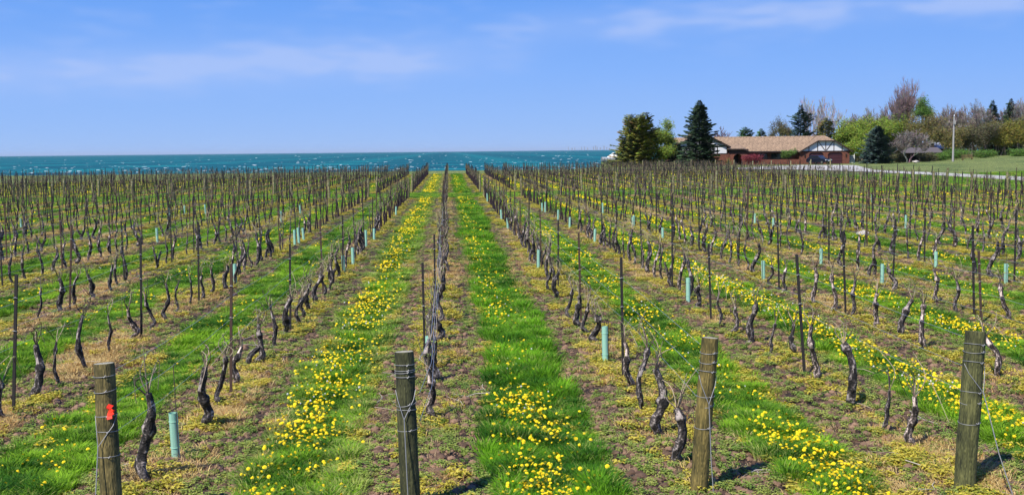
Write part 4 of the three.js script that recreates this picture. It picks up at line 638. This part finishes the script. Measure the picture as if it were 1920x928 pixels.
  for (const x of [1425, 1450]) { const w = part('window', glass, (b) => b.box(X(x), X(x + 17), 0.85, 2.1, -1.2, -1.16)); part('frame', dark, (b) => { b.box(X(x) - 0.06, X(x), 0.8, 2.15, -1.2, -1.12); b.box(X(x + 17), X(x + 17) + 0.06, 0.8, 2.15, -1.2, -1.12); b.box(X(x + 8.5) - 0.03, X(x + 8.5) + 0.03, 0.85, 2.1, -1.16, -1.12); }, w); }
  // arched entrance
  const a0 = X(1367), a1 = X(1402), ac = X(1382.5), ar = 0.82, az = 0.95;
  const sh = new THREE.Shape(); sh.moveTo(a0, -0.2); sh.lineTo(a1, -0.2); sh.lineTo(a1, 2.25); sh.lineTo(a0, 2.25); sh.lineTo(a0, -0.2); const ho = new THREE.Path(); ho.moveTo(ac - ar, -0.1); ho.lineTo(ac - ar, 1.25); ho.absarc(ac, 1.25, ar, Math.PI, 0, true); ho.lineTo(ac + ar, -0.1); ho.lineTo(ac - ar, -0.1); sh.holes.push(ho);
  const ag = new THREE.ExtrudeGeometry(sh, { depth: 0.3, bevelEnabled: false, curveSegments: 14 }); ag.translate(0, 0, az); mesh('entrance_wall', ag, brick, h);
  part('entrance_side', brick, (b) => b.box(a1 - 0.25, a1, -0.2, 2.25, -1.2, az)); part('frieze', soffit, (b) => b.box(a0, a1, 2.25, 3.0, az + 0.02, az + 0.27)); part('entrance_door', dark, (b) => b.box(ac - 0.55, ac + 0.55, 0, 2.05, -1.2, -1.13));
  const roofE = part('roof', shingle, (b) => { b.slab([[a0 - 0.4, 3.05, az + 0.75], [X(1393), 3.05, az + 0.75], [X(1393), 3.95, -2.6], [a0 - 0.4, 3.95, -2.6]], 0.12); b.slab([[X(1393), 3.05, az + 0.75], [X(1404), 2.5, az + 0.5], [X(1404), 2.72, 0], [X(1393), 3.95, -2.6]], 0.12); });
  part('fascia', dark, (b) => { b.beam([a0 - 0.4, 2.95], [X(1393), 2.95], 0.2, 0.06, az + 0.76); b.slab([[X(1393), 3.04, az + 0.82], [X(1393), 2.84, az + 0.82], [X(1404.5), 2.28, az + 0.56], [X(1404.5), 2.48, az + 0.56]], 0.05); }, roofE);
  // left wing
  const wz = 1.2, wc = X(1315), wh = X(1368) - wc, wy = 3.45, wp = 6.3;
  const wg = part('gable', white, (b) => { b.slab([[wc - wh + 0.5, 2.2, wz], [wc + wh - 0.5, 2.2, wz], [wc + wh - 0.5, wy, wz], [wc, wp - 0.2, wz], [wc - wh + 0.5, wy, wz]], 0.25); b.box(wc - wh + 0.5, wc - wh + 0.75, 2.2, wy, -9, wz - 0.25); b.box(wc + wh - 0.75, wc + wh - 0.5, 2.2, wy, -9, wz - 0.25); });
  part('timber', dark, (b) => { b.box(wc - wh + 0.4, wc + wh - 0.4, 3.45, 3.6, wz + 0.005, wz + 0.07); b.box(wc - wh + 0.4, wc + wh - 0.4, 2.1, 2.22, wz + 0.005, wz + 0.07); }, wg);
  part('timber', dark, (b) => { b.box(X(1344), X(1345.6), 2.23, 3.44, wz + 0.005, wz + 0.06); b.box(X(1361.8), X(1363), 2.23, 3.44, wz + 0.005, wz + 0.06); }, wg);
  const roofL = part('roof', shingle, (b) => { b.slab([[wc - wh, wy, wz + 0.5], [wc, wp, wz + 0.5], [wc, wp, -9.4], [wc - wh, wy, -9.4]], 0.14); b.slab([[wc + wh, wy, -9.4], [wc, wp, -9.4], [wc, wp, wz + 0.5], [wc + wh, wy, wz + 0.5]], 0.14); b.slab([[wc - wh - 0.4, 3.3, wz - 1.2], [wc - wh + 2.8, 3.3, wz - 1.2], [wc - wh + 2.8, 5.3, -4.5], [wc - wh + 0.2, 5.3, -4.5]], 0.14); });
  part('fascia', dark, (b) => { b.beam([wc - wh - 0.05, wy - 0.1], [wc, wp - 0.1], 0.26, 0.06, wz + 0.505); b.beam([wc + wh + 0.05, wy - 0.1], [wc, wp - 0.1], 0.26, 0.06, wz + 0.508); }, roofL);
}
// dark car before the garage
{
  const p = spot(1537, 198.5), g = thing('parked_car', 'dark blue hatchback parked before the garage doors', 'car', p.add(V(0, 0.1, 0)), null, YAW + 0.62);
  const paint = new THREE.MeshPhysicalMaterial({ color: col([0.012, 0.016, 0.035]), roughness: 0.3, metalness: 0.3, clearcoat: 1, clearcoatRoughness: 0.05 }), gl = new THREE.MeshPhysicalMaterial({ color: col([0.02, 0.025, 0.03]), roughness: 0.03 }), rub = std({ color: col([0.015, 0.015, 0.015]) }), steel = std({ color: col([0.5, 0.5, 0.52]), metalness: 0.9, roughness: 0.3 }), lamp = std({ color: col([0.7, 0.72, 0.75]), roughness: 0.2 }), plate = std({ color: col([0.75, 0.76, 0.78]), roughness: 0.5 });
  const ext = (pts, w, bev) => { const s = new THREE.Shape(); pts.forEach(([x, y], i) => i ? s.lineTo(x, y) : s.moveTo(x, y)); const e = new THREE.ExtrudeGeometry(s, { depth: w - 2 * bev, bevelEnabled: true, bevelSize: bev, bevelThickness: bev, bevelSegments: 3 }); e.translate(0, 0, -w / 2 + bev); e.rotateY(-Math.PI / 2); return e; };   // shape x runs along the car, front towards +z
  mesh('body', ext([[-2.1, 0.35], [2.12, 0.35], [2.2, 0.62], [2.05, 0.84], [1.05, 0.98], [-2.0, 1.0], [-2.2, 0.8], [-2.2, 0.5]], 1.78, 0.07), paint, g);
  mesh('cabin', ext([[1.1, 0.95], [0.3, 1.47], [-1.4, 1.5], [-2.05, 1.0]], 1.5, 0.08), paint, g);
  const pane = (n, pts) => { const b = new MB(); b.slab(pts, 0.02); mesh(n, b.geo(), gl, g); };
  pane('windscreen', [[-0.62, 1.02, 1.12], [0.62, 1.02, 1.12], [0.56, 1.42, 0.5], [-0.56, 1.42, 0.5]]); pane('rear_window', [[0.62, 1.06, -2.12], [-0.62, 1.06, -2.12], [-0.56, 1.42, -1.66], [0.56, 1.42, -1.66]]);
  for (const s of [-1, 1]) { pane('side_window', s > 0 ? [[0.765, 1.02, 0.9], [0.765, 1.02, -0.2], [0.765, 1.4, -0.2], [0.765, 1.4, 0.35]] : [[-0.765, 1.02, -0.2], [-0.765, 1.02, 0.9], [-0.765, 1.4, 0.35], [-0.765, 1.4, -0.2]]); pane('side_window', s > 0 ? [[0.765, 1.02, -0.3], [0.765, 1.02, -1.6], [0.765, 1.4, -1.35], [0.765, 1.4, -0.3]] : [[-0.765, 1.02, -1.6], [-0.765, 1.02, -0.3], [-0.765, 1.4, -0.3], [-0.765, 1.4, -1.35]]); const b = new MB(); b.box(s * 0.72 - 0.17, s * 0.72 + 0.17, 0.66, 0.82, 2.1, 2.24); mesh('headlight', b.geo(), lamp, g); const mr = new MB(); mr.box(s * 0.98 - 0.09, s * 0.98 + 0.09, 0.98, 1.12, 0.8, 0.92); mesh('mirror', mr.geo(), paint, g);
    for (const z of [1.35, -1.35]) { const wg = new THREE.Group(); wg.name = 'wheel'; wg.position.set(s * 0.82, 0.32, z); g.add(wg); const t = new THREE.CylinderGeometry(0.32, 0.32, 0.2, 20); t.rotateZ(Math.PI / 2); mesh('tyre', t, rub, wg); const r = new THREE.CylinderGeometry(0.2, 0.2, 0.22, 12); r.rotateZ(Math.PI / 2); mesh('rim', r, steel, wg); } }
  const bp = new MB(); bp.box(-0.8, 0.8, 0.36, 0.52, 2.2, 2.3); mesh('bumper', bp.geo(), rub, g); const lp = new MB(); lp.box(-0.26, 0.26, 0.54, 0.66, 2.2, 2.31); mesh('number_plate', lp.geo(), plate, g); const gr = new MB(); gr.box(-0.5, 0.5, 0.68, 0.8, 2.14, 2.25); mesh('grille', gr.geo(), steel, g);
}
// boat under a white cover
{
  const p = spot(1149, 199), g = thing('covered_boat', 'grey boat under a heaped white cover, parked beside the evergreens', 'boat', p, null, YAW), s = 199 / F, hull = new MB(), cv = new MB(), rows = 14;
  const hullC = std({ color: col([0.34, 0.36, 0.4]), roughness: 0.5 }), cover = std({ color: col([0.86, 0.86, 0.88]) }), dk = std({ color: col([0.03, 0.03, 0.03]) }); let pr = null;
  for (let i = 0; i <= rows; i++) { const t = i / rows, x = mix(-2.1, 2.1, t), w = 1.05 * Math.pow(Math.sin(Math.PI * clamp(0.5 * Math.min(1, t * 2.4 + 0.25))), 0.6), keel = 0.55 + 0.35 * Math.pow(1 - clamp(t * 2.2), 2), rim = 1.62 + 0.12 * Math.pow(1 - t, 2); const r = [[0, keel], [w * 0.6, keel + 0.12], [w, keel + 0.6], [w * 1.02, rim], [w * 0.9, rim + 0.04], [0, rim + 0.08], [-w * 0.9, rim + 0.04], [-w * 1.02, rim], [-w, keel + 0.6], [-w * 0.6, keel + 0.12], [0, keel]].map(([z, y]) => hull.v(x, y, z)); if (pr) for (let j = 0; j < 10; j++) hull.i.push(pr[j], pr[j + 1], r[j + 1], pr[j], r[j + 1], r[j]); else for (let j = 1; j < 9; j++) hull.i.push(r[0], r[j], r[j + 1]); if (i === rows) for (let j = 1; j < 9; j++) hull.i.push(r[0], r[j + 1], r[j]); pr = r; }
  mesh('hull', hull.geo(), hullC, g);
  pr = null; const prof = [0, 0.35, 0.5, 0.62, 0.9, 0.95, 0.62, 0.5, 0.32, 0.2, 0]; for (let i = 0; i <= 10; i++) { const t = i / 10, x = mix(-1.1, 1.55, t), r = []; for (let j = 0; j <= 8; j++) { const a = j / 8 * Math.PI; r.push(cv.v(x, 1.62 + Math.sin(a) * prof[i] * (1 + 0.12 * N2(i, j)), Math.cos(a) * 0.95 * (1 - 0.25 * Math.sin(a)))); } if (pr) for (let j = 0; j < 8; j++) cv.i.push(pr[j], r[j], r[j + 1], pr[j], r[j + 1], pr[j + 1]); pr = r; }
  mesh('white_cover', cv.geo(), cover, g);
  for (let i = -3; i <= 3; i++) { const b = new MB(); b.box(i * 0.52 - 0.025, i * 0.52 + 0.025, 1.1, 1.62, 1.03, 1.075); mesh('strap', b.geo(), dk, g); }
  const tr = new MB(); tr.box(-2.9, 1.9, 0.42, 0.52, -0.5, -0.4); tr.box(-2.9, 1.9, 0.42, 0.52, 0.4, 0.5); tr.box(-1.2, -1.1, 0.42, 0.95, -0.6, 0.6); tr.box(1.1, 1.2, 0.42, 0.7, -0.6, 0.6); mesh('trailer', tr.geo(), dk, g);
  for (const x of [0.2, 0.95]) for (const z of [-0.85, 0.85]) { const t = new THREE.CylinderGeometry(0.32, 0.32, 0.2, 16); t.rotateX(Math.PI / 2); mesh('wheel', t, dk, g).position.set(x, 0.32, z); }
}
// pole, lattice, rails, shelter, far roof, low timber
{
  const p = spot(1789, 190), H = heightAt(1789, 215, 190), g = thing('utility_pole', 'tall pale grey pole standing on the lawn before the wood', 'pole', p), grey = std({ color: col([0.33, 0.32, 0.31]), roughness: 0.8 });
  mesh('shaft', new MB().tube([V(0, -0.2, 0), V(0, H * 0.5, 0), V(0.03, H * 0.96, 0)], (t) => 0.19 - 0.07 * t, 12).geo(), grey, g); mesh('cap', new MB().tube([V(0.03, H * 0.955, 0), V(0.03, H * 0.97, 0), V(0.03, H, 0)], (t) => 0.15 - 0.08 * t * t, 10).geo(), mWire, g); const b = new MB(); b.box(-0.18, 0.18, H * 0.8, H * 0.88, 0.16, 0.42); mesh('junction_box', b.geo(), grey, g);
}
{
  const wt = std({ color: col([0.75, 0.74, 0.7]) }), p = spot(1598, 204), g = thing('lattice_panel', 'white lattice fence panel right of the garage corner', 'fence', p, null, YAW); { const b = new MB(); b.box(-0.6, -0.5, 0, 1.75, -0.05, 0.05); b.box(0.5, 0.6, 0, 1.85, -0.05, 0.05); mesh('post', b.geo(), wt, g); }
  for (const y of [0.25, 0.65, 1.05, 1.45]) { const b = new MB(); b.box(-0.5, 0.5, y, y + 0.1, -0.03, 0.03); mesh('rail', b.geo(), wt, g); } for (let i = 0; i < 6; i++) { const b = new MB(); b.box(-0.46 + i * 0.17, -0.38 + i * 0.17, 0.1, 1.6, 0.031, 0.05); mesh('slat', b.geo(), wt, g); }
  const q = spot(1249, 187), f = thing('rail_fence', 'low pale rail fence before the light green bush', 'fence', q, null, YAW), pw = wood([1.2, 1.15, 1.05]); for (const y of [0.35, 0.72]) { const b = new MB(); b.box(-1.3, 1.3, y, y + 0.1, -0.03, 0.03); mesh('rail', b.geo(), pw, f); } for (const x of [-1.3, 0, 1.3]) { const b = new MB(); b.box(x - 0.06, x + 0.06, -0.1, 0.9, -0.1, -0.03); mesh('post', b.geo(), pw, f); }
}
{
  const p = spot(1727, 212), g = thing('garden_shelter', 'low open shelter with greyish roof behind the grey bare tree', 'shelter', p, null, YAW), rf = std({ color: col([0.1, 0.085, 0.09]) }), dk = std({ color: col([0.045, 0.035, 0.03]) }), b = new MB(); b.slab([[-4.4, 1.75, 1.6], [4.2, 1.75, 1.6], [3.6, 2.8, -0.6], [-3.6, 2.8, -0.6]], 0.12); b.slab([[-3.6, 2.8, -0.62], [3.6, 2.8, -0.62], [4.2, 1.75, -2.8], [-4.4, 1.75, -2.8]], 0.12); mesh('roof', b.geo(), rf, g);
  for (const x of [-4, -2.3, -0.6, 1.2, 3.8]) for (const z of [1.3, -2.5]) { const q = new MB(); q.box(x - 0.1, x + 0.1, -0.2, 1.76, z - 0.1, z + 0.1); mesh('post', q.geo(), dk, g); } const w = new MB(); w.box(-4, 3.8, -0.2, 1.7, -2.66, -2.6); w.box(0.6, 3.8, -0.2, 1.0, 1.2, 1.28); mesh('back_wall', w.geo(), dk, g);
  const p2 = spot(1769, 232), k = thing('outbuilding', 'small building with pale bluish roof half hidden in the wood', 'building', p2, null, YAW), r2 = std({ color: col([0.5, 0.55, 0.66]), roughness: 0.5, metalness: 0.2 }), r = new MB(); r.slab([[-2, 2.2, 1.6], [2, 2.2, 1.6], [1.9, 3.6, -1], [-1.9, 3.6, -1]], 0.1); r.slab([[-1.9, 3.6, -1.02], [1.9, 3.6, -1.02], [2, 2.2, -3.6], [-2, 2.2, -3.6]], 0.1); mesh('roof', r.geo(), r2, k); const w2 = new MB(); w2.box(-1.8, 1.8, -0.2, 2.2, -3.3, 1.3); mesh('wall', w2.geo(), dk, k); const dr = new MB(); dr.box(-0.5, 0.5, 0, 1.9, 1.3, 1.34); mesh('door', dr.geo(), rf, k);
  const p3 = spot(1816, 196), m = thing('timber_bench', 'low pale timber bench under the bare grey trees', 'bench', p3, null, YAW), tw = wood([1.2, 0.95, 0.75]); for (const y of [0.35, 0.6, 0.82]) { const q = new MB(); q.box(-1, 1, y, y + 0.13, -0.25 + (y > 0.4 ? 0 : 0.1), y > 0.4 ? -0.18 : 0.35); mesh('plank', q.geo(), tw, m); } for (const x of [-0.85, 0.85]) { const q = new MB(); q.box(x - 0.07, x + 0.07, -0.1, 0.95, -0.33, -0.25); q.box(x - 0.07, x + 0.07, -0.1, 0.35, 0.15, 0.3); mesh('leg', q.geo(), tw, m); }
  const p4 = spot(1719, 196), st = mesh('garden_stone', clodGeo.clone().scale(0.6, 0.35, 0.4), std({ color: col([0.45, 0.41, 0.36]) })); st.position.copy(p4).add(V(0, 0.25, 0)); tag(st, 'pale stone lying under the grey bare tree', 'stone');
}
// far shore
[[1066, 274, 1.2], [1073, 277, 2.5], [1078, 276, 1.5], [1091, 275, 2], [1096, 274, 1.6], [1102, 276, 1.8], [1113, 274, 2.2], [1117, 272.5, 2.2], [1120, 275, 2], [1126, 276, 2.4], [1133, 273, 2.2], [1138, 275, 1.8]].forEach(([x, t, w], i, A) => {
  const d = 24000, p = onPlaneZ(x, 284, -d), g = thing('distant_tower', `hazy tower on the far shore, ${ord(i + 1)} of twelve from the left`, 'tower', V(p.x, -4, -d), 'hazy towers across the lake'), H = onPlaneZ(x, t, -d).y + 4, W = w * d / F, c = std({ color: col([0.3, 0.34, 0.42]) }), b = new MB(); b.box(-W / 2, W / 2, 0, H * 0.86, -W / 2, W / 2); mesh('tower_block', b.geo(), c, g); const k = new MB(); k.box(-W / 4, W / 4, H * 0.86, H, -W / 4, W / 4); mesh('roof_block', k.geo(), c, g);
});
scene.fog = new THREE.FogExp2(new THREE.Color(0.74, 0.86, 1), 2e-5);
const renderer = new THREE.WebGLRenderer({ antialias: true });
renderer.toneMapping = THREE.LinearToneMapping; renderer.toneMappingExposure = EXPOSURE;
renderer.shadowMap.enabled = true; renderer.shadowMap.type = THREE.PCFSoftShadowMap;
renderer.render(scene, camera);
